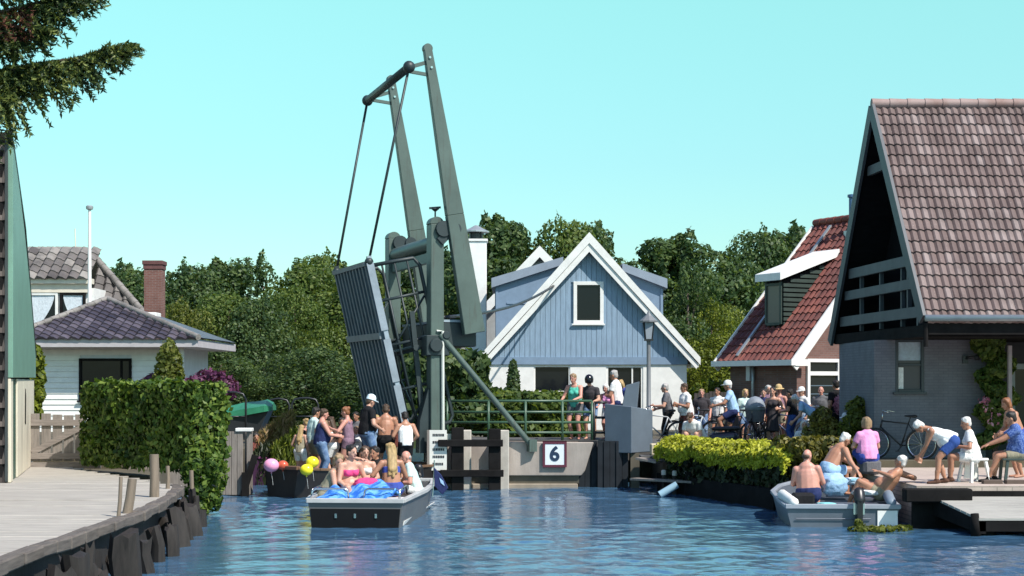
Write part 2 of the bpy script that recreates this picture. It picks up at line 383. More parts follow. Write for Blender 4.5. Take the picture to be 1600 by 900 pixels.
# ================================================================== leaves
def leaf_mesh(name, P, N, size, asp=.55, mat=None, jitter=.5, droop=None):
    P = np.asarray(P, float); k = len(P); N = np.asarray(N, float)+rng.normal(0, jitter, (k,3)); N /= np.linalg.norm(N, axis=1)[:,None]+1e-9
    A = rng.normal(0, 1, (k,3)) if droop is None else np.asarray(droop)+rng.normal(0, .35, (k,3))
    T = A-N*np.sum(A*N, 1)[:,None]; T /= np.linalg.norm(T, axis=1)[:,None]+1e-9; B = np.cross(N, T)
    s = (size*(.6+.8*rng.random(k)))[:,None]
    v = np.stack([P-T*s, P+B*s*asp-T*s*.1+N*s*.12, P+T*s, P-B*s*asp-T*s*.1+N*s*.12], 1).reshape(-1,3)
    f = np.arange(4*k).reshape(k,4)
    me = bpy.data.meshes.new(name); me.vertices.add(4*k); me.vertices.foreach_set('co', v.ravel())
    me.loops.add(4*k); me.loops.foreach_set('vertex_index', f.ravel().astype(np.int32))
    me.polygons.add(k); me.polygons.foreach_set('loop_start', (np.arange(k)*4).astype(np.int32)); me.update(calc_edges=True)
    if mat: me.materials.append(mat)
    return me
def lobes_points(lobes, n, inner=.25):
    w = np.array([l[1][0]*l[1][2] for l in lobes]); w /= w.sum(); P = []; N = []
    C = np.array([l[0] for l in lobes]); Rr = np.array([l[1] for l in lobes])
    while len(P) < n:
        i = rng.choice(len(lobes), p=w); d = rng.normal(0, 1, 3); d /= np.linalg.norm(d)
        r = 1-abs(rng.normal(0, .13)) if rng.random() > .12 else 1+.14*rng.random()
        p = C[i]+Rr[i]*d*r
        q = np.min(np.sum(((p-C)/Rr)**2, 1))
        if q < .55 and rng.random() > inner: continue
        P.append(p); N.append(d/Rr[i]*Rr[i].mean())
    return np.array(P), np.array(N)
def mesh_obj(name, me, parent=None):
    o = bpy.data.objects.new(name, me); COL.objects.link(o)
    if parent is not None: o.parent = parent; WM[o.name] = WM[parent.name]
    else: WM[o.name] = Matrix.Identity(4)
    return o
LEAFM = {
 'dark': leafmat('leaves_dark', [(.2, (.032,.066,.028)), (.5, (.074,.130,.046)), (.8, (.16,.22,.075))], .45),
 'mid': leafmat('leaves_mid', [(.2, (.045,.085,.020)), (.5, (.11,.17,.038)), (.8, (.20,.25,.06))], .45),
 'olive': leafmat('leaves_olive', [(.2, (.06,.085,.015)), (.5, (.145,.175,.034)), (.8, (.24,.25,.055))], .45),
 'lime': leafmat('leaves_lime', [(.2, (.05,.075,.008)), (.5, (.13,.17,.016)), (.8, (.24,.27,.03))]),
 'hedge': leafmat('leaves_hedge', [(.2, (.026,.060,.010)), (.5, (.080,.145,.022)), (.8, (.22,.29,.055))]),
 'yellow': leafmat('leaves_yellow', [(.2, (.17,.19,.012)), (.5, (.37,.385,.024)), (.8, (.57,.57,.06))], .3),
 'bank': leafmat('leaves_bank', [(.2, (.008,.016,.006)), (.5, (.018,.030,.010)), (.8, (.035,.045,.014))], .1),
 'conifer': leafmat('leaves_conifer', [(.25, (.012,.030,.012)), (.5, (.050,.082,.024)), (.75, (.17,.20,.05))], .2),
 'rust': leafmat('leaves_rust', [(.2, (.07,.03,.02)), (.5, (.15,.06,.04)), (.8, (.24,.11,.08))], .2),
 'purple': leafmat('leaves_purple', [(.2, (.06,.015,.05)), (.5, (.13,.035,.095)), (.8, (.21,.075,.155))]),
 'reed': leafmat('leaves_reed', [(.2, (.14,.13,.03)), (.5, (.27,.20,.07)), (.8, (.38,.24,.13))], .3),
 'pinkf': leafmat('leaves_pink', [(.2, (.30,.10,.16)), (.5, (.55,.22,.32)), (.8, (.75,.42,.5))], .2),
 'bronze': leafmat('leaves_bronze', [(.2, (.06,.065,.014)), (.5, (.16,.145,.03)), (.8, (.27,.23,.05))], .3),
}
def tree_variant(seed, wide, n=17000, size=.125, fuzzy=1.0):
    """crown lobes for a tree 10 m tall, base at z = 0"""
    r = random.Random(seed); lobes = []
    for k in range(26):
        z = r.uniform(1.6, 9.2); prof = math.sin(min(1, (z+.6)/10.4)**.85*PI)**.55
        a = r.uniform(0, 2*PI); d = wide*prof*r.uniform(.35, .95); s = r.uniform(.75, 1.5)*wide/3*(.7+.5*prof)
        lobes.append(((d*math.cos(a), d*math.sin(a), z), (s, s, s*r.uniform(.75, 1.1))))
    for k in range(12):     # spiky leaders
        a = r.uniform(0, 2*PI); d = r.uniform(0, wide*.5); lobes.append(((d*math.cos(a), d*math.sin(a), 9.2-d*.5+r.uniform(-.2,.6)), (.32*fuzzy, .32*fuzzy, 1.0)))
    P, N = lobes_points(lobes, n)
    return lobes, P, N, size
def trunk_mb(lobes, h=8.4, r=.28):
    mb = MB(); rr = random.Random(len(lobes))
    mb.tube([(0,0,-.3), (.05,.02,h*.3), (-.06,.05,h*.62), (.03,0,h)], [r*1.25, r, r*.65, r*.18], 9)
    for c, s in lobes[:12]:
        z0 = max(1.2, c[2]*.62); f = Vector((0,0,z0)); e = Vector(c)
        mb.tube([f, (f+e)/2+Vector((0,0,.25)), e], [r*.38, r*.25, r*.08], 6)
    return mb
TREEV = [tree_variant(1, 3.1), tree_variant(2, 3.7), tree_variant(3, 2.6), tree_variant(4, 4.3, 20000)]
CROWNS = {}; TRUNKS = {}
def tree(label, px, top, Y, kind, var, width=1.0, ground=.8, group='trees behind the houses', name='broadleaf_tree'):
    h = gz(top, Y)-ground; s = h/10.0
    t = thing(name, label, 'tree', (gx(px, Y), Y, ground), random.uniform(0, 6.28), group); t.scale = (s*width, s*width, s)
    key = (var, kind)
    if key not in CROWNS:
        lobes, P, N, size = TREEV[var]; CROWNS[key] = leaf_mesh('crown', P, N, size, .6, LEAFM[kind], .55)
        if var not in TRUNKS:
            o = put(trunk_mb(lobes), 'trunk', BARK, None, smooth=True, local=True); TRUNKS[var] = o.data; bpy.data.objects.remove(o)
    mesh_obj('trunk', TRUNKS[var], t); mesh_obj('crown', CROWNS[key], t); return t
for a in (
 ('dark tree just right of the tiled ridge of the white house, behind its flagpole', 190, 418, 78, 'dark', 2, 1.1),
 ('bushy tree filling the gap between the white house and its brick chimney', 222, 430, 84, 'dark', 0, 1.1),
 ('dark spiky-topped tree immediately right of the brick chimney, at the back', 290, 418, 86, 'dark', 1, 1.0),
 ('olive green round sunlit tree, right of the brick chimney before the dark belt', 285, 478, 70, 'olive', 3, .95),
 ('tall tree with two dark spiky leaders left of the middle of the left belt', 345, 412, 88, 'dark', 2, 1.25),
 ('mid green tree in the front row, above the purple shrub', 350, 462, 74, 'mid', 1, 1.0),
 ('highest tree of the left belt, with a broad dark crown', 412, 408, 90, 'dark', 3, .9),
 ('dark shady tree in front row above the green tarpaulin', 412, 470, 72, 'dark', 1, 1.0),
 ('olive tinged tree in the front row, next to the raised bridge deck', 462, 455, 76, 'mid', 3, .8),
 ('green tree at the right end of the left belt, just left of the bridge rods', 470, 418, 86, 'mid', 0, 1.1),
 ('tree rising directly behind the tip of the raised bridge deck', 512, 402, 92, 'mid', 1, .9),
 ('tree behind the raised bridge deck and its railing', 575, 425, 84, 'mid', 2, 1.2),
 ('tree showing between the two bridge posts', 640, 415, 86, 'dark', 0, 1.1),
 ('tree showing in the gap between near bridge post and balance arm', 702, 400, 88, 'dark', 2, 1.1),
 ('tall tree right behind the white chimney with the metal cowl', 775, 346, 80, 'dark', 2, 1.05),
 ('dark tree between the white chimney and the second gable', 805, 372, 84, 'dark', 0, .9),
 ('tree directly behind the peak of the blue gable house, left half', 880, 350, 82, 'mid', 1, .8),
 ('tree behind the peak of the blue gable house, right half', 935, 362, 86, 'dark', 0, .9),
 ('dark tree right of the blue house with a rounded point on top', 1060, 372, 80, 'dark', 2, 1.35),
 ('shady tree in front row beside the right dormer of the blue house', 1075, 420, 74, 'dark', 3, .8),
 ('broad blue-green tree left of the red roof, lower than the flue pipe', 1195, 366, 84, 'dark', 1, .85),
 ('dark tree with a flat top between the blue house and the red roof', 1140, 405, 80, 'dark', 3, .72),
 ('tree whose crown shows just left of the red ridge', 1238, 362, 88, 'dark', 2, 1.2),
): tree(*a)
tree('low dark shrubby tree closing the view behind the reeds', 440, 555, 66, 'dark', 3, 1.6, group=None, name='shrub_tree')
tree('low dark shrub tree behind the railing of the canal bank, left of the bridge deck', 500, 545, 64, 'dark', 1, 1.7, group=None, name='shrub_tree')
tree('low dark shrub tree behind the bridge posts', 620, 540, 63, 'dark', 0, 1.9, group=None, name='shrub_tree')
tree('low dark shrub tree left of the green tarpaulin and behind the purple shrub', 345, 540, 62, 'dark', 0, 1.6, group=None, name='shrub_tree')
tree('bright yellow green garden tree at the right corner of the blue house', 1112, 478, 66, 'lime', 3, .8, .9, None, 'garden_tree')
tree('small olive garden tree between the blue house and the brick house', 1140, 520, 62, 'lime', 1, 1.1, .9, None, 'garden_tree')

def shrub(label, cat, name, lobes, n, size, kind, loc=None, group=None, asp=.6, stem=True):
    """lobes in world coordinates"""
    cs = np.array([l[0] for l in lobes]); b = cs.mean(0); base = loc or (b[0], b[1], min(l[0][2]-l[1][2] for l in lobes))
    t = thing(name, label, cat, base, 0, group); P, N = lobes_points(lobes, n, .12)
    mesh_obj('foliage', leaf_mesh('foliage', P-np.array(base), N, size, asp, LEAFM[kind], .6), t)
    if stem:
        mb = MB()
        for l in lobes[:7]: mb.tube([Vector(base)+Vector((0,0,-.1)), (Vector(base)+Vector(l[0]))/2+Vector((.03,0,.05)), l[0]], [.03, .022, .008], 6)
        put(mb, 'stem', BARK, t, smooth=True)
    return t
def boxlobes(A, B, th, z0, z1, s, k):
    """lobes filling a clipped block between ground points A and B"""
    A, B = Vector((*A,0)), Vector((*B,0)); d = B-A; nrm = Vector((-d.y, d.x, 0)).normalized(); L = []
    for _ in range(k):
        p = A+d*random.random()+nrm*random.random()*th; L.append(((p.x, p.y, random.uniform(z0+s*.7, z1-s*.8)), (s*random.uniform(.8,1.2),)*3))
    return L
# the big clipped hedge left: leaves in a shallow layer over a clipped block, woody core inside
def hedge_block(label, name, A, B, th, z0, z1, n, size, kind, top=None, rag=.07, front=None, cat='hedge', core=None):
    A, B = np.array([*A,0.]), np.array([*B,0.]); d = B-A; Ln = np.linalg.norm(d); d /= Ln; nr = np.array([-d[1], d[0], 0])
    t = thing(name, label, cat, tuple((A+B)/2+nr*th/2+np.array([0,0,z0])))
    base = np.array(t.location); h = z1-z0; areas = np.array([Ln*h, Ln*h, th*h, th*h, Ln*th*1.3]); cum = areas/areas.sum(); Ps = []; Ns = []
    sides = rng.choice(5, n, p=cum); u, v2 = rng.random(n), rng.random(n); off = np.abs(rng.normal(0, rag, n))*np.where(rng.random(n) < .7, -1, .8)
    for s, a, b, o in zip(sides, u, v2, off):
        bulge = .045*math.sin(a*Ln*2.3+b*h*3.1+s)+.05*math.sin(a*Ln*5.1-b*h*4.3+s*2)
        o = o+bulge*.6
        if s == 0: p = A+d*a*Ln-nr*o*1+np.array([0,0,z0+b*h]); nn = -nr
        elif s == 1: p = A+d*a*Ln+nr*(th+o)+np.array([0,0,z0+b*h]); nn = nr
        elif s == 2: p = A-d*o+nr*a*th+np.array([0,0,z0+b*h]); nn = -d
        elif s == 3: p = B+d*o+nr*a*th+np.array([0,0,z0+b*h]); nn = d
        else: p = A+d*a*Ln+nr*b*th+np.array([0,0,z1+o]); nn = np.array([0,0,1.])
        Ps.append(p-base); Ns.append(nn)
    mesh_obj('foliage', leaf_mesh('foliage', Ps, Ns, size, .62, LEAFM[kind], .55), t)
    mb = MB(); A_, B_, N_ = Vector(A), Vector(B), Vector(nr); D_ = Vector(d)
    mb.obox((A_+B_)/2+N_*th/2+Vector((0,0,(z0+z1)/2)), D_*(Ln-.34), N_*(th-.34), (0,0,h-.3))
    put(mb, 'branch_core', core or paint('twig_core', (.018,.017,.010), .95, .5, 12, .6), t)
    return t
hedge_block('big block shaped green hedge, clipped square, at the end of the plank quay', 'clipped_hedge', (-9.62,34.3), (-6.42,30.9), .8, .80, 2.58, 14000, .068, 'hedge', rag=.05)
L = [((-6.12+random.uniform(-.35,.25), 30.5+random.uniform(-.35,.3), z), (.21,.21,.22)) for z in (.15,.3,.4,.55,.7,.85,1.0) for _ in (0,1)]
shrub('green foliage spilling from the right end of the big hedge down to the water', 'shrub', 'trailing_shrub', L, 2600, .058, 'hedge')
# ================================================================== BUILDINGS
def tile_roof(mb, O, U, V, lu, lv, tw=.24, th=.34, wave=.022, step=.032, seg=6, N=None, m=0):
    O, U, V = Vector(O), Vector(U).normalized(), Vector(V).normalized(); N = N or U.cross(V)
    if N.z < 0: N = -N
    nu, nv = max(1, round(lu/tw)), max(1, round(lv/th)); tw = lu/nu; th = lv/nv; S = nu*seg
    prof = [wave*math.sin(2*PI*(i % seg)/seg)+wave*.35*math.sin(4*PI*(i % seg)/seg+.6) for i in range(S+1)]
    for j in range(nv):
        jit = [random.uniform(-.006,.006) for _ in range(nu+1)]
        for half, (v0, h0, v1, h1) in enumerate(((j*th-.02, -.02, j*th-.02, step), (j*th-.02, step, (j+1)*th+.01, .004))):
            vs = []
            for i in range(S+1):
                jj = jit[min(i//seg, nu)]
                for vv, hh in ((v0, h0), (v1, h1)):
                    vs.append(O+U*(i*tw/seg)+V*(vv+(jj if vv == v0 else 0))+N*(hh+prof[i]*(1 if hh > -.01 else .5)))
            b = len(mb.v); mb.v.extend(tuple(x) for x in vs)
            for i in range(S):
                mb.f.append((b+2*i, b+2*i+2, b+2*i+3, b+2*i+1)); mb.m.append(m); mb.uv.append((i//seg+.5, j+.5))
    return mb
def ridge_caps(mb, A, B, r=.11, l=.36):
    A, B = Vector(A), Vector(B); n = max(1, round((B-A).length/l)); d = (B-A)/n
    for i in range(n): mb.tube([A+d*i-d*.04, A+d*(i+1)], [r*1.08, r*.94], 10)
def window(parent, x0, x1, z0, z1, y, mat=WHITE, fw=.07, sill=True, mull=(), pane=GLASS, name='window', depth=.08, trans=()):
    """a framed window in a wall facing -Y whose surface is at y"""
    mb = MB(); mb.box(x0, x0+fw, y-.03, y+depth, z0, z1); mb.box(x1-fw, x1, y-.03, y+depth, z0, z1)
    mb.box(x0+fw, x1-fw, y-.031, y+depth, z1-fw, z1); mb.box(x0+fw, x1-fw, y-.031, y+depth, z0, z0+fw)
    for x in mull: mb.box(x-fw*.35, x+fw*.35, y-.02, y+depth, z0+fw, z1-fw)
    for z in trans: mb.box(x0+fw, x1-fw, y-.022, y+depth, z-fw*.4, z+fw*.4)
    f = put(mb, name, mat, parent, bevel=.006)
    put(MB().box(x0+fw*.6, x1-fw*.6, y+.035, y+.05, z0+fw*.6, z1-fw*.6), 'pane', pane, f)
    if sill: put(MB().box(x0-.05, x1+.05, y-.09, y-.031, z0-.05, z0+.005), 'sill', mat, f)
    return f
def wall_with_holes(mb, x0, x1, y0, y1, z0, z1, holes, m=0):
    """holes: (x0,x1,z0,z1), sorted in x, not overlapping in x"""
    x = x0
    for a, b, c, d in sorted(holes):
        if a > x: mb.box(x, a, y0, y1, z0, z1, m)
        if c > z0: mb.box(a, b, y0, y1, z0, c, m)
        if d < z1: mb.box(a, b, y0, y1, d, z1, m)
        x = b
    if x < x1: mb.box(x, x1, y0, y1, z0, z1, m)
ROOFG = tilemat('grey_tiles', [(0,(.075,.066,.062)), (.5,(.15,.135,.125)), (1,(.27,.25,.225))], moss=(.42,.40,.36))
ROOFP = tilemat('glazed_purple_tiles', [(0,(.036,.030,.038)), (.5,(.066,.055,.068)), (1,(.12,.103,.122))], .38)
ROOFR = tilemat('red_tiles', [(0,(.10,.024,.018)), (.5,(.155,.038,.028)), (1,(.215,.060,.040))], .65)
ROOFB = tilemat('brown_tiles', [(0,(.108,.070,.064)), (.45,(.152,.104,.096)), (.8,(.19,.138,.128)), (1,(.25,.195,.185))], .7, moss=(.45,.40,.35))
# ---- blue gable house in the middle
def blue_house():
    Y = 57.0; t = thing('gable_house', 'house with pale blue boarded gable, white verge boards and white ground floor', 'house', (2.85, Y, Z_R))
    ax, az = gx(920, Y), 8.10; ez = 3.52; half = 4.05; sl = (az-ez)/half; D = 8.0
    x0, x1 = gx(764, Y), gx(1073, Y); zb = 3.32
    wins = [(gx(834,Y), gx(891,Y), 2.0, gz(571,Y)), (gx(947,Y), gx(1005,Y), 1.25, gz(571,Y))]
    mb = MB(); wall_with_holes(mb, x0, x1, Y, Y+.25, Z_R-.2, zb, wins)
    mb.box(x0, x0+.25, Y+.25, Y+D, Z_R-.2, zb+.2); mb.box(x1-.25, x1, Y+.25, Y+D, Z_R-.2, zb+.2); mb.box(x0+.25, x1-.25, Y+D-.25, Y+D, Z_R-.2, zb+.2)
    put(mb, 'wall', WHITE, t)
    put(MB().box(x0-.02, x1+.02, Y-.06, Y+.2, zb+.003, zb+.28), 'band', BLUEG, t)
    roofz = lambda x: az-.35-sl*abs(x-ax)
    # gable of upright boards
    mb = MB(); z0 = zb+.28; wd = .19; n = int((x1-x0)/wd)
    wx0, wx1, wz0, wz1 = gx(896,Y), gx(943,Y), gz(506,Y), gz(440,Y)
    for i in range(n):
        a = x0+i*wd+.008; b = x0+(i+1)*wd-.004; za, zc = roofz(a), roofz(b); dy = random.uniform(0,.012)
        if min(za, zc) < z0+.05: continue
        m_ = (a+b)/2
        segs = [(z0, None)] if not (wx0-.02 < m_ < wx1+.02) else [(z0, wz0+.02), (wz1-.02, None)]
        for s0, s1 in segs:
            top = [za, zc] if s1 is None else [s1, s1]
            mid = [(ax, 0, az-.35)] if (a < ax < b and s1 is None) else []
            poly = [(a, Y-dy, s0), (b, Y-dy, s0), (b, Y-dy, top[1])]+[(ax, Y-dy, az-.35) for _ in mid]+[(a, Y-dy, top[0])]
            mb.prism(poly, (0, .05, 0))
    g = put(mb, 'gable', BLUEW, t)
    mb = MB(); mb.prism([(x0+.1,Y+.051,z0), (x1-.1,Y+.051,z0), (x1-.1, Y+.051, roofz(x1)), (ax,Y+.051,az-.36), (x0+.1,Y+.051,roofz(x0))], (0,.15,0)); put(mb, 'gable_backing', BLUEG, t)
    window(t, wx0, wx1, wz0, wz1, Y-.02, fw=.13, pane=GLASS, name='window')
    f = window(t, *wins[0][:2], wins[0][2], wins[0][3], Y+.06, fw=.06, trans=(2.32,), name='window')
    window(t, *wins[1][:2], wins[1][2], wins[1][3], Y+.06, fw=.08, mull=(gx(988,Y),), name='window')
    # roof slabs, verge boards
    for s in (-1, 1):
        e = Vector((ax+s*half, Y-.34, ez)); a = Vector((ax, Y-.34, az)); mb = MB()
        mb.prism([e, a, a-Vector((0,0,.16)), e-Vector((0,0,.16))], (0, D+.64, 0)); put(mb, 'roof', paint('slate_roof', (.13,.13,.14), .7, .3, bmp=.3), t)
        mb = MB(); dn = Vector((0,0,-1)); mb.prism([e+Vector((s*.05,-.05,.06)), a+Vector((0,-.05,.10)), a+dn*.30+Vector((0,-.05,0)), e+dn*.22+Vector((s*.05,-.05,0))], (0,.05,0))
        mb.prism([e+dn*.221, a+dn*.301, a+dn*.62, e+dn*.36+Vector((-s*.10,0,0))], (0,.06,0)); put(mb, 'verge_board', WHITE, t)
        # eaves return
        put(MB().box(min(e.x, e.x-s*.25), max(e.x, e.x-s*.25), Y-.27, Y+D, ez-.30, ez-.17), 'gutter', WHITE, t)
    # flat roofed dormers
    for s, xo, zt, zi, xi in ((-1, gx(774,60), gz(437,60), gz(405,60), gx(880,60)), (1, gx(1036,60), gz(438,60), gz(415,60), gx(972,60))):
        rz = az-sl*abs(xo-ax); mb = MB(); riz = az-sl*abs(xi-ax)
        mb.prism([(xo, 60, rz-.2), (xo, 60, zt), (xi, 60, zi), (xi, 60, riz-.3)], (0, 4.2, 0)); d = put(mb, 'dormer', BLUEG, t)
        mb = MB(); mb.prism([(xo+s*.15, 59.8, zt-.32), (xo+s*.15, 59.8, zt+.05), (xi, 59.8, zi+.08), (xi, 59.8, zi-.22)], (0, 4.5, 0)); put(mb, 'dormer_roof', paint('dormer_fascia', (.26,.31,.37), .5, .1), d)
        mb = MB(); xx = xo-s*.45; mb.box(min(xo-s*.02, xo-s*.10), max(xo-s*.02, xo-s*.10), 59.96, 59.998, rz-.1, zt-.33); mb.box(min(xx, xx-s*.75), max(xx, xx-s*.75), 59.97, 59.998, zt-.95, zt-.88); put(mb, 'trim', BLUEG, d)
        put(MB().box(min(xo, xo+s*.02), max(xo, xo+s*.02), 60.3, 63.8, zt-1.3, zt-.45), 'pane', GLASSB, d)
blue_house()
def rear_house():
    Y = 67.5; ax, az = gx(843, Y), gz(388, Y); half = 4.4; ez = 3.9; D = 7; sl = (az-ez)/half
    t = thing('rear_house', 'white gabled house mostly hidden behind the left side of the blue gable house', 'house', (ax, Y, Z_R))
    mb = MB(); mb.prism([(ax-half+.35,Y,.7), (ax+half-.35,Y,.7), (ax+half-.35,Y,ez+.2), (ax,Y,az-.25), (ax-half+.35,Y,ez+.2)], (0,D,0)); put(mb, 'wall', paint('grey_boards', (.36,.37,.37), .6, .15), t)
    for s in (-1, 1):
        e = Vector((ax+s*half, Y-.4, ez)); a = Vector((ax, Y-.4, az)); mb = MB(); mb.prism([e, a, a-Vector((0,0,.14)), e-Vector((0,0,.14))], (0,D+.6,0)); put(mb, 'roof', paint('slate_roof', (.13,.13,.14)), t)
        mb = MB(); mb.prism([e+Vector((s*.04,-.06,.08)), a+Vector((0,-.06,.08)), a+Vector((0,-.06,-.42)), e+Vector((-s*.1,-.06,-.4))], (0,.06,0)); put(mb, 'verge_board', WHITE, t)
    window(t, ax-.5, ax+.4, 5.6, 6.9, Y-.03, fw=.1)
    # white chimney with a metal cowl
    x0, x1, yb = gx(727,63), gx(760,63), 63; t2 = thing('white_chimney', 'tall white plastered chimney with a grey metal cowl behind the bridge', 'chimney', ((x0+x1)/2, yb, Z_R))
    zt = gz(377, yb); put(MB().box(x0, x1, yb, yb+.86, .7, zt), 'stack', WHITE, t2, bevel=.02)
    put(MB().box(x0-.05, x1+.05, yb-.05, yb+.91, zt+.002, zt+.10), 'band', WHITE, t2, bevel=.01)
    cx, cy = (x0+x1)/2, yb+.43; mb = MB(); mb.lathe((cx,cy,zt+.10), [(.28,0), (.28,.28), (.20,.28), (.20,.02)], 16)
    for a in range(4): mb.box(cx+.3*math.cos(a*PI/2+.78)-.02, cx+.3*math.cos(a*PI/2+.78)+.02, cy+.3*math.sin(a*PI/2+.78)-.02, cy+.3*math.sin(a*PI/2+.78)+.02, zt+.1, zt+.42)
    put(mb, 'flue', DARKM, t2); put(MB().lathe((cx,cy,zt+.40), [(.54,0), (.54,.05), (.30,.16), (.05,.30)], 16), 'cowl', paint('zinc', (.42,.45,.46), .4, .15, metal=.5), t2)
rear_house()
# ---- white house left: annex with purple tiles, taller house behind
def left_house():
    Y = 53.0; t = thing('white_annex', 'low white weatherboarded annex under a purple tiled hip roof, behind the big hedge', 'house', (-13.6, Y, Z_L))
    x0, x1 = gx(40,Y), gx(272,Y); xr = gx(317,Y); ze = gz(530,Y)
    wx0, wx1, wz0, wz1 = gx(124,Y), gx(206,Y), gz(626,Y), gz(560,Y)
    mb = MB(); z = Z_L-.2; put(MB().box(x0+.02, x1-.02, Y+.03, Y+6, z, ze-.30), 'wall', paint('white_wall', (.74,.75,.78), .55, .1), t)
    while z < ze-.36:
        zt = min(z+.185, ze-.32)
        for a, b in ([(x0, x1)] if zt < wz0+.02 or z > wz1-.02 else [(x0, wx0+.02), (wx1-.02, x1)]):
            mb.add([(a,Y-.025,z), (b,Y-.025,z), (b,Y+.004,zt), (a,Y+.004,zt), (a,Y+.05,z), (b,Y+.05,z), (b,Y+.05,zt), (a,Y+.05,zt)], [(0,1,2,3), (0,4,5,1), (3,2,6,7), (0,3,7,4), (1,5,6,2)])
        z += .19
    put(mb, 'weatherboard', WHITE, t)
    window(t, wx0, wx1, wz0, wz1, Y-.05, BLACKW, .09, mull=(gx(190,Y),), trans=())
    put(MB().box(x0-.3, xr, Y-.95, Y+6.3, ze-.30, ze-.02), 'fascia', paint('lavender_shade_fascia', (.46,.43,.44), .6, .1), t, bevel=.01)  # lavender grey puts the shade on the fascia into its colour
    put(MB().box(gx(288,Y)-.06, gx(288,Y)+.06, Y-.38, Y-.26, Z_L-.1, ze-.30), 'pillar', WHITE, t)
    # hip roof
    O = Vector((x0-.35, Y-1.02, ze)); W = xr-x0+.4; apx = gx(163, Y+2.6); ay = Y+3.0; hz = gz(468, Y+3.0)
    A = Vector((apx, ay, hz)); Lf, Rt = O, O+Vector((W,0,0))
    V = Vector((0, ay-O.y, hz-ze)); tl = MB(); tile_roof(tl, O, (1,0,0), V, W, V.length, .37, .37, .045, .05)
    nF = Vector((1,0,0)).cross(V.normalized())
    def hip(P, s):
        d = (A-P); n = d.cross(nF); n = n if n.x*s > 0 else -n; return (P, n)
    put(tl, 'roof', ROOFP, t, smooth=True, auto=40, cut=[hip(Lf, -1), hip(Rt, 1)])
    Bk = [O+Vector((0,6.9,0)), Rt+Vector((0,6.9,0))]
    for P, Q in ((Lf, Bk[0]), (Rt, Bk[1])):
        mb = MB(); mb.add([P, Q, A+Vector((0,.9,0)), A], [(0,1,2,3)]); mb.add([p+Vector((0,0,.04)) for p in (P, Q, A+Vector((0,.9,0)), A)], [(3,2,1,0)]); put(mb, 'roof', ROOFP, t)
    mb = MB(); ridge_caps(mb, Lf+Vector((0,0,.04)), A+Vector((0,0,.04)), .10); ridge_caps(mb, Rt+Vector((0,0,.04)), A+Vector((0,0,.04)), .10); put(mb, 'hip_tile', ROOFG, t, smooth=True, auto=40)
    # the taller house behind
    Y = 60.0; t = thing('white_house', 'taller house with a mossy grey tiled roof and a curtained dormer, behind the annex', 'house', (-17, Y, Z_L))
    zr = gz(390, Y+2); zd = gz(437, Y)
    xa, xb = gx(40,Y), gx(140,Y)
    put(MB().box(gx(-80,Y), gx(215,Y), Y+1.2, Y+7, .6, gz(520,Y)), 'wall', WHITE, t)
    # dormer front with two windows, cream beams
    put(MB().box(xa-.02, xb+.15, Y+.12, Y+3, gz(520,Y), zd-.32), 'dormer', WHITE, t)
    mb = MB(); mb.box(xa-.1, xb+.1, Y-.15, Y+.3, zd-.16, zd+.04); mb.box(xa, xb, Y-.02, Y+.3, zd-.50, zd-.163); put(mb, 'beam', CREAM, t)
    CURT = cloth('curtain', (.62,.68,.72))
    for a, b, fl in ((44, 90, 1), (93, 133, 0)):
        fx0, fx1, fz0, fz1 = gx(a,Y), gx(b,Y), gz(512,Y), zd-.505
        f = window(t, fx0, fx1, fz0, fz1, Y+.03, WHITE if fl else BLACKW, .10, sill=False, pane=GLASS)
        mb = MB()
        for s in (1-fl,):
            n = 9; pts = []
            for i in range(n+1):
                u = i/n; z = fz1-.1-(fz1-fz0-.15)*u; wd = (fx1-fx0-.2)*(.96-.66*u**1.6)
                xs = fx0+.1 if s == 0 else fx1-.1; xe = xs+(wd if s == 0 else -wd); pts += [(xs, Y+.052, z), (xe, Y+.040, z)]
            mb.add(pts, [(2*i,2*i+1,2*i+3,2*i+2) for i in range(n)])
        put(mb, 'curtain', CURT, f)
    tl = MB(); V = Vector((0, 2.0, zr-zd)); O = Vector((gx(20,Y)-1.5, Y-.25, zd+.05)); xri = gx(127, Y+2)
    tile_roof(tl, O, (1,0,0), V, gx(142,Y)-O.x, V.length, .42, .44, .065, .05)
    put(tl, 'dormer_roof', ROOFG, t, smooth=True, auto=40)
    # main slope right of the dormer, cut along the hip
    E0 = Vector((gx(128,Y)-.1, Y+.6, gz(520,Y))); Atop = Vector((xri, Y+3.2, zr)); Ebot = Vector((gx(245,Y), Y+.6, gz(520,Y)))
    V = Vector((0, 2.6, zr-E0.z)); tl = MB(); tile_roof(tl, E0, (1,0,0), V, Ebot.x-E0.x, V.length, .42, .44, .065, .05)
    nF = Vector((1,0,0)).cross(V.normalized()); d = Atop-Ebot; n = d.cross(nF); n = n if n.x > 0 else -n
    put(tl, 'roof', ROOFG, t, smooth=True, auto=40, cut=[(Ebot, n)])
    mb = MB(); ridge_caps(mb, Ebot+Vector((0,-.02,.06)), Atop+Vector((0,-.02,.06)), .14); put(mb, 'hip_tile', ROOFG, t, smooth=True, auto=40); mb = MB(); ridge_caps(mb, Atop+Vector((-8,-.9,.02)), Atop+Vector((0,-.9,.02)), .13); put(mb, 'ridge_tile', ROOFG, t, smooth=True, auto=40)
    mb = MB(); mb.add([Atop+Vector((0,0,.03)), Ebot+Vector((0,0,.03)), Ebot+Vector((-2.6,7,.0)), Atop+Vector((-1.2,2,.0)), Atop+Vector((-9,2,0)), Ebot+Vector((-15,7,0)), Atop+Vector((-9,-.9,0)), Atop+Vector((0,-.9,.02))], [(0,1,2,3), (3,2,5,4), (4,6,7,0,3)]); put(mb, 'roof', ROOFG, t)
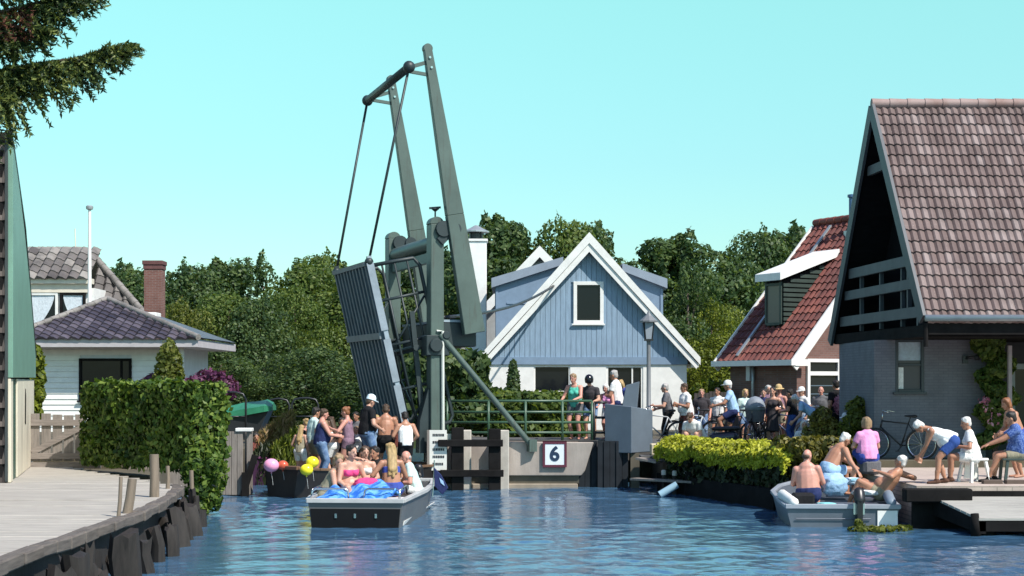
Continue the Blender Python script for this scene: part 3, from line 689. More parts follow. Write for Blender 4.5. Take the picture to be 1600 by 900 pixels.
    mb = MB(); a = at(118, 388, Y+2.2); mb.tube([a, a+Vector((-.02,0,.8))], .022, 6); put(mb, 'lightning_rod', CREAM, t)
    # brick chimney
    x0, x1, y0 = gx(225,58.5), gx(252,58.5), 58.5; zt = gz(407, y0)
    t = thing('brick_chimney', 'dark red brick chimney with a wider corbelled top, right of the tiled roof', 'chimney', ((x0+x1)/2, y0, Z_L))
    put(MB().box(x0, x1, y0, y0+.66, Z_L-.2, zt-.33), 'stack', brickmat('chimney_brick', (.16,.06,.045), (.20,.085,.065), (.22,.17,.15)), t)
    mb = MB(); mb.box(x0-.03, x1+.03, y0-.03, y0+.69, zt-.328, zt-.16); mb.box(x0-.06, x1+.06, y0-.06, y0+.72, zt-.158, zt); put(mb, 'corbel', paint('chimney_top', (.13,.055,.05), .8, .3), t, bevel=.01)
    t = thing('flue_box', 'small pale lead box at the foot of the brick chimney', 'roof box', at(236,495,56.5)); put(MB().box(gx(228,56.5), gx(244,56.5), 56.5, 57.3, gz(500,56.5), gz(488,56.5)), 'lead_box', WHITE, t, bevel=.02)
    # flagpole
    a = at(140, 640, 56.6); t = thing('flagpole', 'slender white flagpole with a grey cap between annex and taller house', 'flagpole', (a.x, a.y, Z_L))
    mb = MB(); mb.tube([(a.x,a.y,Z_L-.1), (a.x,a.y,gz(470,a.y)), (a.x,a.y,gz(328,a.y))], [.085,.075,.055], 10); put(mb, 'pole', WHITE, t, smooth=True, auto=50)
    put(MB().lathe((a.x,a.y,gz(328,a.y)), [(.06,0), (.13,.03), (.14,.12), (.10,.16), (.02,.17)], 12), 'cap', paint('zinc', (.42,.45,.46)), t)
left_house()
# ---- shed at the left edge
def shed():
    C = Vector((-9.72, 29.6, 0)); E = Vector((-11.45, 36.6, 0)); d = (E-C).normalized(); n = Vector((d.y, -d.x, 0)); L = (E-C).length   # n points to +X
    t = thing('boathouse', 'tall dark shingled shed with green side panel and cream doors, at the left edge', 'shed', (C.x-1, 30, Z_DECK))
    ztop = 7.45
    # end wall facing the camera: dark overlapping shingle courses
    SH = tilemat('shingles', [(0,(.045,.034,.030)), (.5,(.085,.066,.058)), (1,(.14,.115,.10))], .8)
    tl = MB(); tile_roof(tl, (C.x-5.0, C.y, Z_DECK+.02), (1,0,0), (0,0,1), 4.96, ztop-Z_DECK-.25, .30, .36, .014, .055, 5, N=Vector((0,-1,0)))
    put(tl, 'shingle_wall', SH, t)
    put(MB().prism([(C.x-5,C.y+.03,.5), (C.x-.22,C.y+.03,.5), (C.x-.22,C.y+.03,ztop-.2), (C.x-5,C.y+.03,ztop+1)], (0,.12,0)), 'end_wall', BLACKW, t)
    mb = MB(); mb.box(C.x-.035, C.x+.01, C.y-.05, C.y+.12, .72, 7.3); put(mb, 'corner_board', paint('shed_trim', (.05,.06,.06), .6, .2), t)
    # side: green barge panel with a sloping top edge over cream doors
    def P(u, z, o=0): return C+d*u+n*o+Vector((0,0,z))
    GREENP = paint('green_panel', (.16,.30,.23), .45, .16, 1.5)
    mb = MB(); mb.prism([P(0,2.72), P(L,2.75), P(L,3.25), P(L*.80,4.4), P(L*.45,5.9), P(L*.12,7.0), P(0,7.2)], n*.10); put(mb, 'side_panel', GREENP, t, bevel=.01)
    mb = MB(); mb.bar(P(-.3,7.42,.05), P(L*.5,5.95,.05), .12, .08); mb.bar(P(L*.5,5.95,.05), P(L+.1,3.25,.05), .12, .08); put(mb, 'roof_edge', DARKM, t)
    mb = MB(); mb.add([P(0,7.45), P(L*.5,5.95), P(L+.1,3.25), P(L+.1,3.25)-n*6, P(L*.5,5.95)-n*6, P(0,7.45)-n*6], [(0,1,4,5), (1,2,3,4)]); put(mb, 'roof', ROOFG, t)
    CR = wood('cream_door', (.66,.60,.47), (9,9,1), var=.2); u = 0.02; k = 0; mb = MB()
    for a, b in ((0,.55), (1.75,3.5), (3.52,5.3), (5.32,L-.05)): mb = MB(); mb.prism([P(a,Z_DECK,0.002), P(b,Z_DECK,.002), P(b,2.70,.002), P(a,2.70,.002)], n*.06); put(mb, 'door' if a else 'door_frame', CR, t, bevel=.008)
    
    put(MB().prism([P(.57,Z_DECK,-.03), P(1.73,Z_DECK,-.03), P(1.73,2.70,-.03), P(.57,2.70,-.03)], n*.06), 'door', paint('dark_green_door', (.04,.10,.07), .5, .2), t, label='dark green door leaf')
    put(MB().prism([P(0,Z_DECK-.1,-.04), P(L,Z_DECK-.1,-.04), P(L,3.2,-.04), P(0,7.1,-.04)], -n*.1), 'side_wall', BLACKW, t)
    mb = MB(); mb.prism([P(3.9,1.75,.064), P(4.1,1.72,.064), P(4.15,2.35,.064), P(4.0,2.5,.064)], n*.012); put(mb, 'door_hole', BLACKW, t)
    mb = MB(); mb.box(C.x-1.2, C.x+.12, C.y-.2, C.y-.06, 7.75, 7.95); mb.bar((C.x-.4, C.y-.13, 7.3), (C.x-.4, C.y-.13, 7.76), .08, .08); put(mb, 'ridge_board', WHITE, t)
shed()
# ---- brick house with the red roof, seen on its corner
def brick_house():
    C = Vector((8.53, 46.0, 0)); e = Vector((-.5, .866, 0)); p = Vector((.866, .5, 0)); Le, Lp, dr = 3.3, 7.6, 3.8; ze, zr = 3.66, 7.88; sl = (zr-ze)/dr
    def P(t, d, z): return C+e*t+p*d+Vector((0,0,z))
    t = thing('brick_house', 'brown brick house with a steep red tiled roof and a green clad dormer', 'house', (C.x, C.y, Z_R))
    BR = brickmat('brown_brick', (.15,.075,.06), (.20,.10,.08), (.17,.13,.115))
    mb = MB(); mb.prism([P(0,0,.7), P(0,Lp,.7), P(0,Lp,ze), P(0,dr,zr-.1), P(0,0,ze)], e*(Le-.1)); put(mb, 'wall', BR, t)
    V = (p*dr+Vector((0,0,zr-ze))); lv = V.length+.5; O = P(-.22, -.30, ze-.30*sl); tl = MB(); tile_roof(tl, O, e, V, Le+.45, lv, .25, .33, .03, .04); put(tl, 'roof', ROOFR, t, smooth=True, auto=40)
    V2 = (-p*dr+Vector((0,0,zr-ze))); tl = MB(); tile_roof(tl, P(Le+.23, Lp+.30, ze-.3*sl), -e, V2, Le+.45, lv, .25, .33, .03, .04); put(tl, 'roof', ROOFR, t, smooth=True, auto=40)
    mb = MB(); ridge_caps(mb, P(-.25,dr,zr+.06), P(Le+.25,dr,zr+.06), .12); put(mb, 'ridge_tile', ROOFR, t, smooth=True, auto=40)
    mb = MB()
    for a in (-.24, Le+.24):
        for d0, d1 in ((-.35, dr), (Lp+.35, dr)):
            A, B = P(a, d0, ze-.35*sl), P(a, d1, zr); mb.bar(A+Vector((0,0,-.15)), B+Vector((0,0,-.15)), .06, .34, up=(0,0,1))
    put(mb, 'verge_board', WHITE, t)
    mb = MB(); mb.bar(P(-.3,-.38,ze-.42), P(Le+.3,-.38,ze-.42), .16, .17); mb.bar(P(-.26,-.3,ze-.42), P(-.26,.25,ze-.42), .08, .2); put(mb, 'gutter', WHITE, t)
    # strips up the slope
    mb = MB(); N = e.cross(V.normalized()); N = N if N.z > 0 else -N
    for tt in (2.55,): mb.bar(P(tt,-.2,ze-.2*sl)+N*.07, P(tt,dr*.96,zr-.04*dr*sl)+N*.07, .10, .05, up=N)
    put(mb, 'roof_strip', paint('zinc', (.42,.45,.46)), t)
    # dormer
    rz = lambda d: ze+sl*d
    t0, t1 = 1.38, 2.2; ztop = 5.78; GR = paint('dormer_green', (.035,.055,.045), .55, .25)
    mb = MB(); mb.prism([P(t0,.62,rz(.62)-.1), P(t0,.62,ztop), P(t0,2.5,6.5), P(t0,2.5,rz(2.5)-.1)], e*(t1-t0)); dm = put(mb, 'dormer', BLACKW, t)
    mb = MB(); z = rz(.62)+.05
    while z < 6.4:
        d0 = .62 if z < ztop-.14 else .62+(z-ztop+.14)/.385; d1 = (z-ze)/sl+.02
        if d1 > d0+.05: mb.obox(P(t0-.02,(d0+d1)/2,z+.065), p*(d1-d0), e*.04, (0,0,.105))
        z += .15
    put(mb, 'cladding', GR, dm)
    mb = MB(); mb.prism([P(t0-.2,.35,ztop+.02), P(t0-.2,.35,ztop+.25), P(t0-.2,2.75,6.86), P(t0-.2,2.75,6.63)], e*(t1-t0+.4)); put(mb, 'dormer_roof', WHITE, dm)
    mb = MB()
    for a, b in ((t0+.02, t0+.10), (t1-.10, t1-.02)): mb.obox(P((a+b)/2,.60,(rz(.62)+ztop)/2+.05), e*(b-a), p*.08, (0,0,ztop-rz(.62)-.12))
    for z in (rz(.62)+.12, ztop-.08): mb.obox(P((t0+t1)/2,.60,z), e*(t1-t0-.2), p*.08, (0,0,.08))
    w_ = put(mb, 'window_frame', GR, dm)
    put(MB().obox(P((t0+t1)/2,.607,(rz(.62)+ztop)/2), e*(t1-t0-.2), p*.02, (0,0,ztop-rz(.62)-.25)), 'pane', glass('dusty_glass', (.16,.15,.12), .2), w_)
    # blue flue pipe, small vents
    mb = MB(); f = P(1.4,dr-.35,zr-.4); mb.tube([f, f+Vector((0,0,1.05))], .085, 12); mb.lathe(f+Vector((0,0,1.05)), [(.08,0), (.13,.02), (.13,.10), (.03,.12)], 12); put(mb, 'flue_pipe', paint('blue_pipe', (.06,.13,.24), .4, .1), t, smooth=True, auto=50)
    mb = MB(); f = P(1.4,dr-.35,zr-.55); mb.obox(f+Vector((0,0,-.05)), e*.35, p*.35, (0,0,.4)); put(mb, 'flue_base', paint('zinc', (.42,.45,.46)), t)
    # tall gable window with transom
    a, b = .36, 1.66; z0, z1 = 1.5, 3.36; mb = MB()
    for d0, d1, q0, q1 in ((a,a+.1,z0,z1), (b-.1,b,z0,z1), (a+.1,b-.1,z1-.1,z1), (a+.1,b-.1,z0,z0+.1), (a+.1,b-.1,2.86,2.98)): mb.obox(P(-.03,(d0+d1)/2,(q0+q1)/2), p*(d1-d0), e*.1, (0,0,q1-q0))
    w_ = put(mb, 'window', WHITE, t); put(MB().obox(P(-.012,(a+b)/2,(z0+z1)/2), p*(b-a-.15), e*.02, (0,0,z1-z0-.15)), 'pane', GLASS, w_)
    mb = MB()
    for z in (1.8,2.05,2.3,2.55): mb.obox(P(-.028,(a+b)/2,z), p*(b-a-.3), e*.015, (0,0,.03))
    put(mb, 'blind', GLASSB, w_)
    mb = MB(); q = P(1.95,-.10,0); mb.tube([q+Vector((0,0,.9)), q+Vector((0,0,2.6)), q+Vector((0,0,3.3))], .05, 8); put(mb, 'downpipe', paint('zinc', (.42,.45,.46)), t, smooth=True)
    mb = MB(); mb.obox(P(2.05,-.12,2.95), e*.18, p*.2, (0,0,.5)); put(mb, 'wall_lamp', paint('zinc', (.42,.45,.46)), t)
    # folded white garden parasol beside it
    q = at(1359, 690, 41.0); t = thing('garden_parasol', 'closed white garden parasol between the brick house and the grey wall', 'parasol', (q.x, q.y, Z_R))
    put(MB().lathe((q.x,q.y,Z_R), [(.025,0), (.025,2.75)], 8), 'pole', WOODG, t)
    mb = MB(); mb.lathe((q.x,q.y,2.2), [(.12,0), (.20,.25), (.22,.6), (.17,1.0), (.05,1.32)], 12); put(mb, 'canopy', cloth('white', (.80,.80,.78)), t, smooth=True)
brick_house()
# ---- big house on the right: steep brown roof, open dark gable, grey wall below
def right_house():
    Yn, Yr, Yf = 33.0, 36.3, 39.6; zn, zr, zf = 4.11, 9.18, 3.78
    xn, xr, xf = gx(1446,Yn), gx(1366,Yr), gx(1301,Yf); XE = 26.0
    t = thing('gabled_house', 'big house with steep brown tiled roof and dark open gable over a grey wall', 'house', (12, 36, Z_Q))
    V = Vector((xr-xn, Yr-Yn, zr-zn)); nrm = Vector((1,0,0)).cross(Vector((0,V.y,V.z)).normalized()); Vv = Vector((0, Yr-Yn, zr-zn))
    tl = MB(); O = Vector((xr-.5, Yn-.12, zn-.18)); lv = Vv.length+.25; tile_roof(tl, O, (1,0,0), Vv, XE-O.x, lv, .165, .31, .020, .046)
    A, B = Vector((xn,Yn,zn)), Vector((xr,Yr,zr)); d = B-A; nn = d.cross(nrm); nn = nn if nn.x < 0 else -nn
    put(tl, 'roof', ROOFB, t, smooth=True, auto=40, cut=[(A, nn)])
    mb = MB(); mb.add([(xr,Yr,zr), (XE,Yr,zr), (XE,Yf,zf), (xf,Yf,zf)], [(0,1,2,3)]); put(mb, 'roof', ROOFB, t)
    LIN = paint('shade_black_boards', (.010,.010,.012), .95, .3, stretch=(1,6,1), spec=.05)  # near-black tone puts the gable's shadow into boards and roof underside
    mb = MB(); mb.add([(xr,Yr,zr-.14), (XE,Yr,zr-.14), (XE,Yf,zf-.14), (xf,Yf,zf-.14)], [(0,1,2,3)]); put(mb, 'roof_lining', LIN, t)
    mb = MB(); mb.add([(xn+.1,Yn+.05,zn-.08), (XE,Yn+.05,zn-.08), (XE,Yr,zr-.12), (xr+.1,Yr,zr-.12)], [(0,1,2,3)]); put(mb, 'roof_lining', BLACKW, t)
    mb = MB(); ridge_caps(mb, (xr-.05,Yr,zr+.04), (XE,Yr,zr+.04), .12, .42); put(mb, 'ridge_tile', tilemat('ridge_tiles', [(0,(.27,.11,.07)), (.5,(.25,.16,.14)), (1,(.33,.24,.22))], .7), t, smooth=True, auto=40)
    TR = paint('gable_trim', (.045,.056,.07), .5, .15); TRB = paint('gable_beam', (.085,.095,.105), .6, .2)
    mb = MB()
    for (x, y, z), ww in (((xn,Yn,zn), .20), ((xf,Yf,zf), .20)):
        mb.bar((x-.06,y,z-.12), (xr-.06,Yr,zr-.06), .07, .30, up=(0,0,1))
    put(mb, 'verge_board', TR, t)
    # recessed boarded gable wall behind, floor slab under, beams across the opening
    R = .9; mb = MB(); mb.prism([(xn+R,Yn+.15,zn-.35), (xr+R,Yr,zr-.25), (xf+R,Yf-.15,zf-.35)], (.12,0,0)); put(mb, 'gable_wall', paint('shade_black_boards', (.010,.010,.012), .95, .3, stretch=(1,6,1), spec=.05), t)
    mb = MB(); mb.prism([(xn-.02,Yn+.1,3.62), (XE,Yn+.1,3.62), (XE,Yf-.1,3.62), (xf+.02,Yf-.1,3.62)], (0,0,.25)); put(mb, 'floor_slab', BLACKW, t)
    mb = MB()
    def G(f, z):   # point in the gable plane, f along the depth
        return Vector((xn+(xf-xn)*f, Yn+(Yf-Yn)*f, z))
    for z, h in ((7.72,.22), (5.35,.24), (4.82,.22), (4.18,.24)):
        f0 = max(.0, .5*(z-zn)/(zr-zn))+.02; f1 = 1-.5*(z-zf)/(zr-zf)-.03
        mb.bar(G(f0,z)+Vector((.10,0,0)), G(min(f1,.96),z)+Vector((.10,0,0)), .10, h)
    put(mb, 'cross_beam', TRB, t)
    for f in (.28,.5,.72): mb = MB(); mb.bar(G(f,3.9)+Vector((.16,0,0)), G(f,5.3)+Vector((.16,0,0)), .09, .09); put(mb, 'baluster', TR, t)
    mb = MB(); mb.bar(G(.10,3.8)+Vector((.12,0,0)), G(.10,4.75)+Vector((.12,0,0)), .12, .12); mb.bar(G(.20,4.2)+Vector((.12,0,0)), G(.20,5.7)+Vector((.12,0,0)), .10, .10)
    put(mb, 'gable_stud', TR, t)
    mb = MB(); mb.tube([(xn-.05,Yn-.18,zn-.10), (XE,Yn-.18,zn-.10)], .075, 10); put(mb, 'gutter', paint('zinc', (.42,.45,.46)), t, smooth=True)
    mb = MB(); mb.bar((xn+.05,Yn-.05,zn-.30), (XE,Yn-.05,zn-.30), .06, .30); mb.tube([(xn-.02,Yn-.1,zn-.2), (xn-.02,Yn-.1,3.4)], .05, 8); put(mb, 'fascia', BLACKW, t)
    # ground floor
    Y = 35.5; x0, x1 = gx(1366,Y), gx(1540,Y); wx0, wx1, wz0, wz1 = gx(1399,Y), gx(1444,Y), gz(613,Y), gz(530,Y)
    GB = brickmat('grey_brick', (.145,.152,.178), (.168,.175,.20), (.125,.13,.155))
    mb = MB(); wall_with_holes(mb, x0, x1, Y, Y+.3, .6, 3.62, [(wx0, wx1, wz0, wz1)]); mb.box(x0, x0+.3, Y+.3, Yf-.3, .6, 3.62); mb.box(x0+.3, 25, Yf-.6, Yf-.3, .6, 3.62)
    put(mb, 'wall', GB, t)
    f = window(t, wx0, wx1, wz0, wz1, Y+.02, paint('window_dark', (.03,.035,.045), .4, .1), .07, trans=(gz(570,Y),), pane=glass('curtained_glass', (.06,.07,.09), .04))
    put(MB().box(wx0+.06, wx0+.20, Y+.05, Y+.052, wz0+.08, gz(574,Y)), 'curtain', cloth('white', (.8,.8,.78)), f)
    put(MB().box(wx0+.06, wx1-.06, Y+.05, Y+.0535, gz(563,Y), wz1-.06), 'blind', cloth('pale_blind', (.42,.52,.60)), f)
    mb = MB(); q = at(1505, 560, Y); mb.box(q.x-.02, q.x+.10, Y-.05, Y-.001, q.z-.12, q.z+.06); mb.tube([q+Vector((.06,-.04,0)), q+Vector((.10,-.16,.02)), q+Vector((.24,-.2,.04))], .03, 8); mb.ball(q+Vector((.26,-.2,.02)), .07); put(mb, 'wall_lamp', DARKM, t)
    # dark porch with a glazed door further right
    Y2 = 37.6; mb = MB(); wall_with_holes(mb, x1, 25, Y2, Y2+.2, .6, 3.62, [(gx(1576,Y2), gx(1650,Y2), 1.0, 3.1)]); mb.box(x1-.001, x1+.25, Y+.3, Y2, .6, 3.62); put(mb, 'porch_wall', paint('porch_dark', (.03,.032,.036), .7, .3), t)
    window(t, gx(1576,Y2), gx(1650,Y2), 1.0, 3.1, Y2-.03, paint('door_frame', (.32,.38,.38), .5, .1), .14, name='door', sill=False)
    mb = MB(); mb.box(gx(1577,34.6)-.03, gx(1577,34.6)+.05, 34.56, 34.66, .7, gz(540,34.6)); put(mb, 'porch_post', paint('porch_post', (.28,.24,.25), .6, .2), t)
    # climber on the corner
    L = []
    for k in range(34):
        py = 505+k*5.6; q = at(1556+12*math.sin(k*.7)+random.uniform(-10,10)-(14 if k < 5 else 0), py, 35.1+random.uniform(-.1,.15)); L.append(((q.x,q.y,q.z), (.24+.05*random.random(),.18,.18)))
    L = L[::-1]; shrub('green climbing plant growing up the corner of the grey wall', 'climber', 'climbing_plant', L, 5200, .07, 'mid')
    q = at(1546, 640, 34.8); t2 = [((q.x+random.uniform(-.15,.15), q.y, q.z+random.uniform(-.3,.3)), (.12,.1,.1)) for _ in range(5)]
    shrub('few pale pink flowers at the foot of the climbing plant', 'flowers', 'flower_cluster', t2, 60, .045, 'pinkf', (q.x, q.y, .75), stem=False)
right_house()
# ================================================================== THE DRAWBRIDGE
BO = Vector((-1.9, 38.0, 0)); BU = Vector((.938, .346, 0)); BW = Vector((-.335, .942, 0)).normalized()
def B(a, w_, z): return BO+BU*a+BW*w_+Vector((0,0,z))
ZUP = Vector((0,0,1)); WID = 4.0
def drawbridge():
    t = thing('drawbridge', 'raised green steel drawbridge with two tall leaning balance arms and upright deck', 'bridge', tuple(BO+Vector((0,0,1.1))))
    for w_ in (0, WID):
        zt = 6.72; mb = MB(); mb.bar(B(0,w_,1.0), B(0,w_,zt-.18), .38, .34, up=BU); n = 8
        mb.prism([B(-.19,w_-.17,zt-.181)]+[B(-.19*math.cos(PI*i/n), w_-.17, zt-.18+.19*math.sin(PI*i/n)) for i in range(1,n)]+[B(.19,w_-.17,zt-.181)], BW*.34)
        put(mb, 'post', BRIDGE, t, bevel=.015)
        mb = MB(); mb.tube([B(.14,w_-.30,6.42), B(.14,w_+.2,6.42)], .20, 14); mb.tube([B(.42,w_-.36,6.42), B(.42,w_-.28,6.42)], .16, 14); mb.bar(B(.05,w_-.2,6.1), B(.5,w_-.2,6.55), .12, .22, up=BU)
        put(mb, 'bearing', BRIDGED, t, bevel=.008)
    mb = MB(); mb.tube([B(.05,.17,6.1), B(.05,WID-.17,6.1)], .19, 14); mb.bar(B(0,.2,5.75), B(0,WID-.2,5.75), .16, .24); put(mb, 'cross_beam', BRIDGE, t, smooth=True, auto=40)
    tip = (-.28, 10.80); tail = (.925, 3.86)
    def arm(f): return tip[0]+(tail[0]-tip[0])*f, tip[1]+(tail[1]-tip[1])*f
    for w_, off in ((-.26, 0), (WID-.24, .16)):
        a0, z0 = arm(.0); a1, z1 = arm(.58); a2, z2 = arm(1.0); a0 += off; a1 += off; a2 += off
        mb = MB(); mb.bar(B(a0,w_,z0), B(a1,w_,z1), .17, .20, up=BU, w2=.20, h2=.44); mb.bar(B(a1,w_,z1-.001), B(a2,w_,z2), .20, .44, up=BU, w2=.22, h2=.54)
        mb.tube([B(a0,w_-.085,z0+.02), B(a0,w_+.085,z0+.02)], .12, 14)
        m = put(mb, 'balance_arm', BRIDGE, t, bevel=.012)
        mb = MB()
        for f in (.03, .065): q = arm(f); mb.tube([B(q[0]+off,w_-.12,q[1]), B(q[0]+off,w_-.09,q[1])], .03, 8)
        put(mb, 'bolt', STEEL, m)
        # bracket that carries the crossbar
        mb = MB(); mb.bar(B(a0+.03,w_,z0-.30), B(a0-.55,w_,z0-.50), .06, .09); mb.bar(B(a0+.05,w_,z0-.62), B(a0-.55,w_,z0-.56), .06, .08); put(mb, 'bracket', BRIDGE, t)
    mb = MB(); mb.tube([B(-.80,-.5,10.30), B(-.66,WID+.25,10.30)], .105, 12); mb.ball(B(-.80,-.45,10.30), .15); mb.ball(B(-.66,WID+.2,10.30), .15); put(mb, 'crossbar', BRIDGED, t, smooth=True)
    # counterweight between the tails
    mb = MB(); a, z = tail; mb.obox(B(.62,WID/2-.2,3.83), BU*.90, BW*(WID-.36), ZUP*.60); put(mb, 'counterweight', BRIDGED, t, bevel=.02)
    mb = MB(); mb.obox(B(.62,WID/2-.2,4.165), BU*.92, BW*(WID-.34), ZUP*.06); put(mb, 'counterweight_lid', BRIDGEG, t)
    # the deck leaf, upright: hinge low, tip high
    h0 = (-.62, 1.25); h1 = (-1.62, 5.62); D = BU*(h1[0]-h0[0])+ZUP*(h1[1]-h0[1]); Ln = D.length; d = D.normalized(); nrm = d.cross(BW).normalized()
    if nrm.dot(BU) < 0: nrm = -nrm      # towards the road side of the leaf
    def Lf(s, w_, o): return B(h0[0], w_, h0[1])+d*s+nrm*o
    w0, w1 = .28, WID-.22
    mb = MB(); mb.prism([Lf(0,w0,.02), Lf(Ln,w0,.02), Lf(Ln,w1,.02), Lf(0,w1,.02)], nrm*.06); leaf = put(mb, 'deck', BRIDGED, t)
    mb = MB(); n = 11
    for i in range(n):
        q = w0+.12+(w1-w0-.24)*i/(n-1); mb.prism([Lf(.02,q-.06,-.10), Lf(Ln-.02,q-.06,-.10), Lf(Ln-.02,q+.06,-.10), Lf(.02,q+.06,-.10)], nrm*.118)
    put(mb, 'joist', paint('joist_slate', (.10,.14,.17), .45, .3), leaf)
    mb = MB()
    for s in (2.55,): mb.prism([Lf(s,w0+.03,-.14), Lf(s+.16,w0+.03,-.14), Lf(s+.16,w1,-.14), Lf(s,w1,-.14)], nrm*.035)
    mb.prism([Lf(Ln-.1,w0+.02,-.13), Lf(Ln+.01,w0+.02,-.13), Lf(Ln+.01,w1-.02,-.13), Lf(Ln-.1,w1-.02,-.13)], nrm*.20)
    put(mb, 'cross_girder', paint('girder_steel', (.17,.20,.22), .45, .25), leaf)
    mb = MB()
    for s0, s1 in ((.02,1.36),(1.44,2.52),(2.74,Ln-.05)): mb.prism([Lf(s0,w0-.075,-.09), Lf(s1,w0-.075,-.09), Lf(s1,w0-.075,.09), Lf(s0,w0-.075,.09)], BW*.012)
    put(mb, 'side_plate', paint('sunlit_tone_plate', (.26,.31,.35), .45, .25), leaf)  # pale colour stands for sunlight on the near side of the leaf
    mb = MB()
    for w_ in (w0+.01, w1-.01): mb = MB(); mb.prism([Lf(0,w_-.06,-.03), Lf(Ln+.12,w_-.06,-.03), Lf(Ln+.12,w_+.06,-.03), Lf(0,w_+.06,-.03)], nrm*.11); put(mb, 'side_beam', BRIDGEG if w_ < 1 else BRIDGED, leaf)  # near beam coloured pale as the sunlit side, far one dark
    # its railings stand off the road side
    for w_ in (w0, w1):
        mb = MB(); T = lambda pts, r: mb.tube([Lf(*q) for q in pts], r, 7)
        T([(.1,w_,.05), (.15,w_,1.15), (.3,w_,1.25), (Ln-.35,w_,1.25), (Ln-.15,w_,1.12), (Ln-.12,w_,.05)], .05)
        T([(.2,w_,.95), (Ln-.15,w_,.95)], .028); T([(.2,w_,.62), (Ln-.15,w_,.62)], .028); T([(.2,w_,.30), (Ln-.15,w_,.30)], .028); T([(.3,w_,.1), (1.5,w_,1.2)], .03); T([(Ln*.5,w_,.1), (Ln*.75,w_,1.2)], .03)
        for s in (.1+Ln*.25, .1+Ln*.5, .1+Ln*.75): T([(s,w_,.05), (s,w_,1.25)], .038)
        put(mb, 'railing', BRIDGED, leaf, smooth=True)
    for w_, o, aa in ((w0, -.80, -.45), (w1, -.66, WID+.2)):
        mb = MB(); mb.tube([B(o, aa, 10.3), Lf(Ln, w_, .0)], .034, 8); mb.ball(Lf(Ln-.02,w_,0), .11); put(mb, 'hanger_rod', BRIDGED, t, smooth=True)
    # propping strut, machinery, conduit
    mb = MB(); mb.tube([B(.05,-.22,3.82), B(2.36,-.42,1.10)], .075, 10); mb.obox(B(2.40,-.42,1.06), BU*.2, BW*.24, ZUP*.3); put(mb, 'strut', BRIDGE, t, smooth=True, auto=40)
    mb = MB(); mb.tube([B(-.02,-.20,3.9), B(.12,-.24,3.9), B(.13,-.24,1.5), B(.15,-.24,1.35)], .04, 8); mb.obox(B(.22,-.30,1.30), BU*.34, BW*.2, ZUP*.14); put(mb, 'conduit', paint('pale_conduit', (.55,.58,.52), .5, .1), t, smooth=True, auto=40)
    mb = MB(); mb.obox(B(.0,0,3.55), BU*.6, BW*.5, ZUP*.5); mb.tube([B(-.06,-.33,3.55), B(-.06,-.25,3.55)], .17, 14); mb.tube([B(.2,-.33,3.8), B(.2,-.25,3.8)], .1, 12); put(mb, 'gearbox', BRIDGED, t, bevel=.02)
    mb = MB(); mb.bar(B(-.2,.2,1.1), B(-.55,.2,4.4), .09, .12, up=BU); mb.bar(B(-.2,WID-.3,1.1), B(-.55,WID-.3,4.2), .09, .12, up=BU); mb.tube([B(-.45,.1,3.5), B(-.45,WID,3.3)], .08, 10); mb.bar(B(-.1,.5,1.3), B(-1.0,1.2,3.6), .06, .06); mb.bar(B(-.2,1.5,1.3), B(-.9,.5,3.4), .05, .05)
    put(mb, 'rack_frame', BRIDGED, t)
    mb = MB(); mb.prism([B(-.45,-.1,.9), B(.3,-.1,.9), B(.22,-.1,1.7), B(-.2,-.1,2.5), B(-.42,-.1,1.7)], BW*.3); put(mb, 'pedestal', BRIDGED, t)
    mb = MB(); q = B(0,0,6.72); mb.tube([q, q+Vector((0,0,.16))], .02, 6); mb.lathe(q+Vector((0,0,.15)), [(.03,0), (.10,.06), (.09,.08), (.02,.10)], 10); mb.bar(q+Vector((-.15,0,.23)), q+Vector((.14,0,.25)), .03, .05); put(mb, 'finial', BRIDGED, t)
drawbridge()
# overhead cable from the near bridge post to the blue house
mb = MB(); a, b = B(.2,0,4.25), at(884,434,59.9); pts = [a+(b-a)*f-Vector((0,0,.35*math.sin(PI*f))) for f in [i/12 for i in range(13)]]; mb.tube(pts, .045, 6)
tag(put(mb, 'overhead_cable', DARKM, None, smooth=True), 'thin dark cable running from the bridge post to the dormer of the blue house', 'cable')

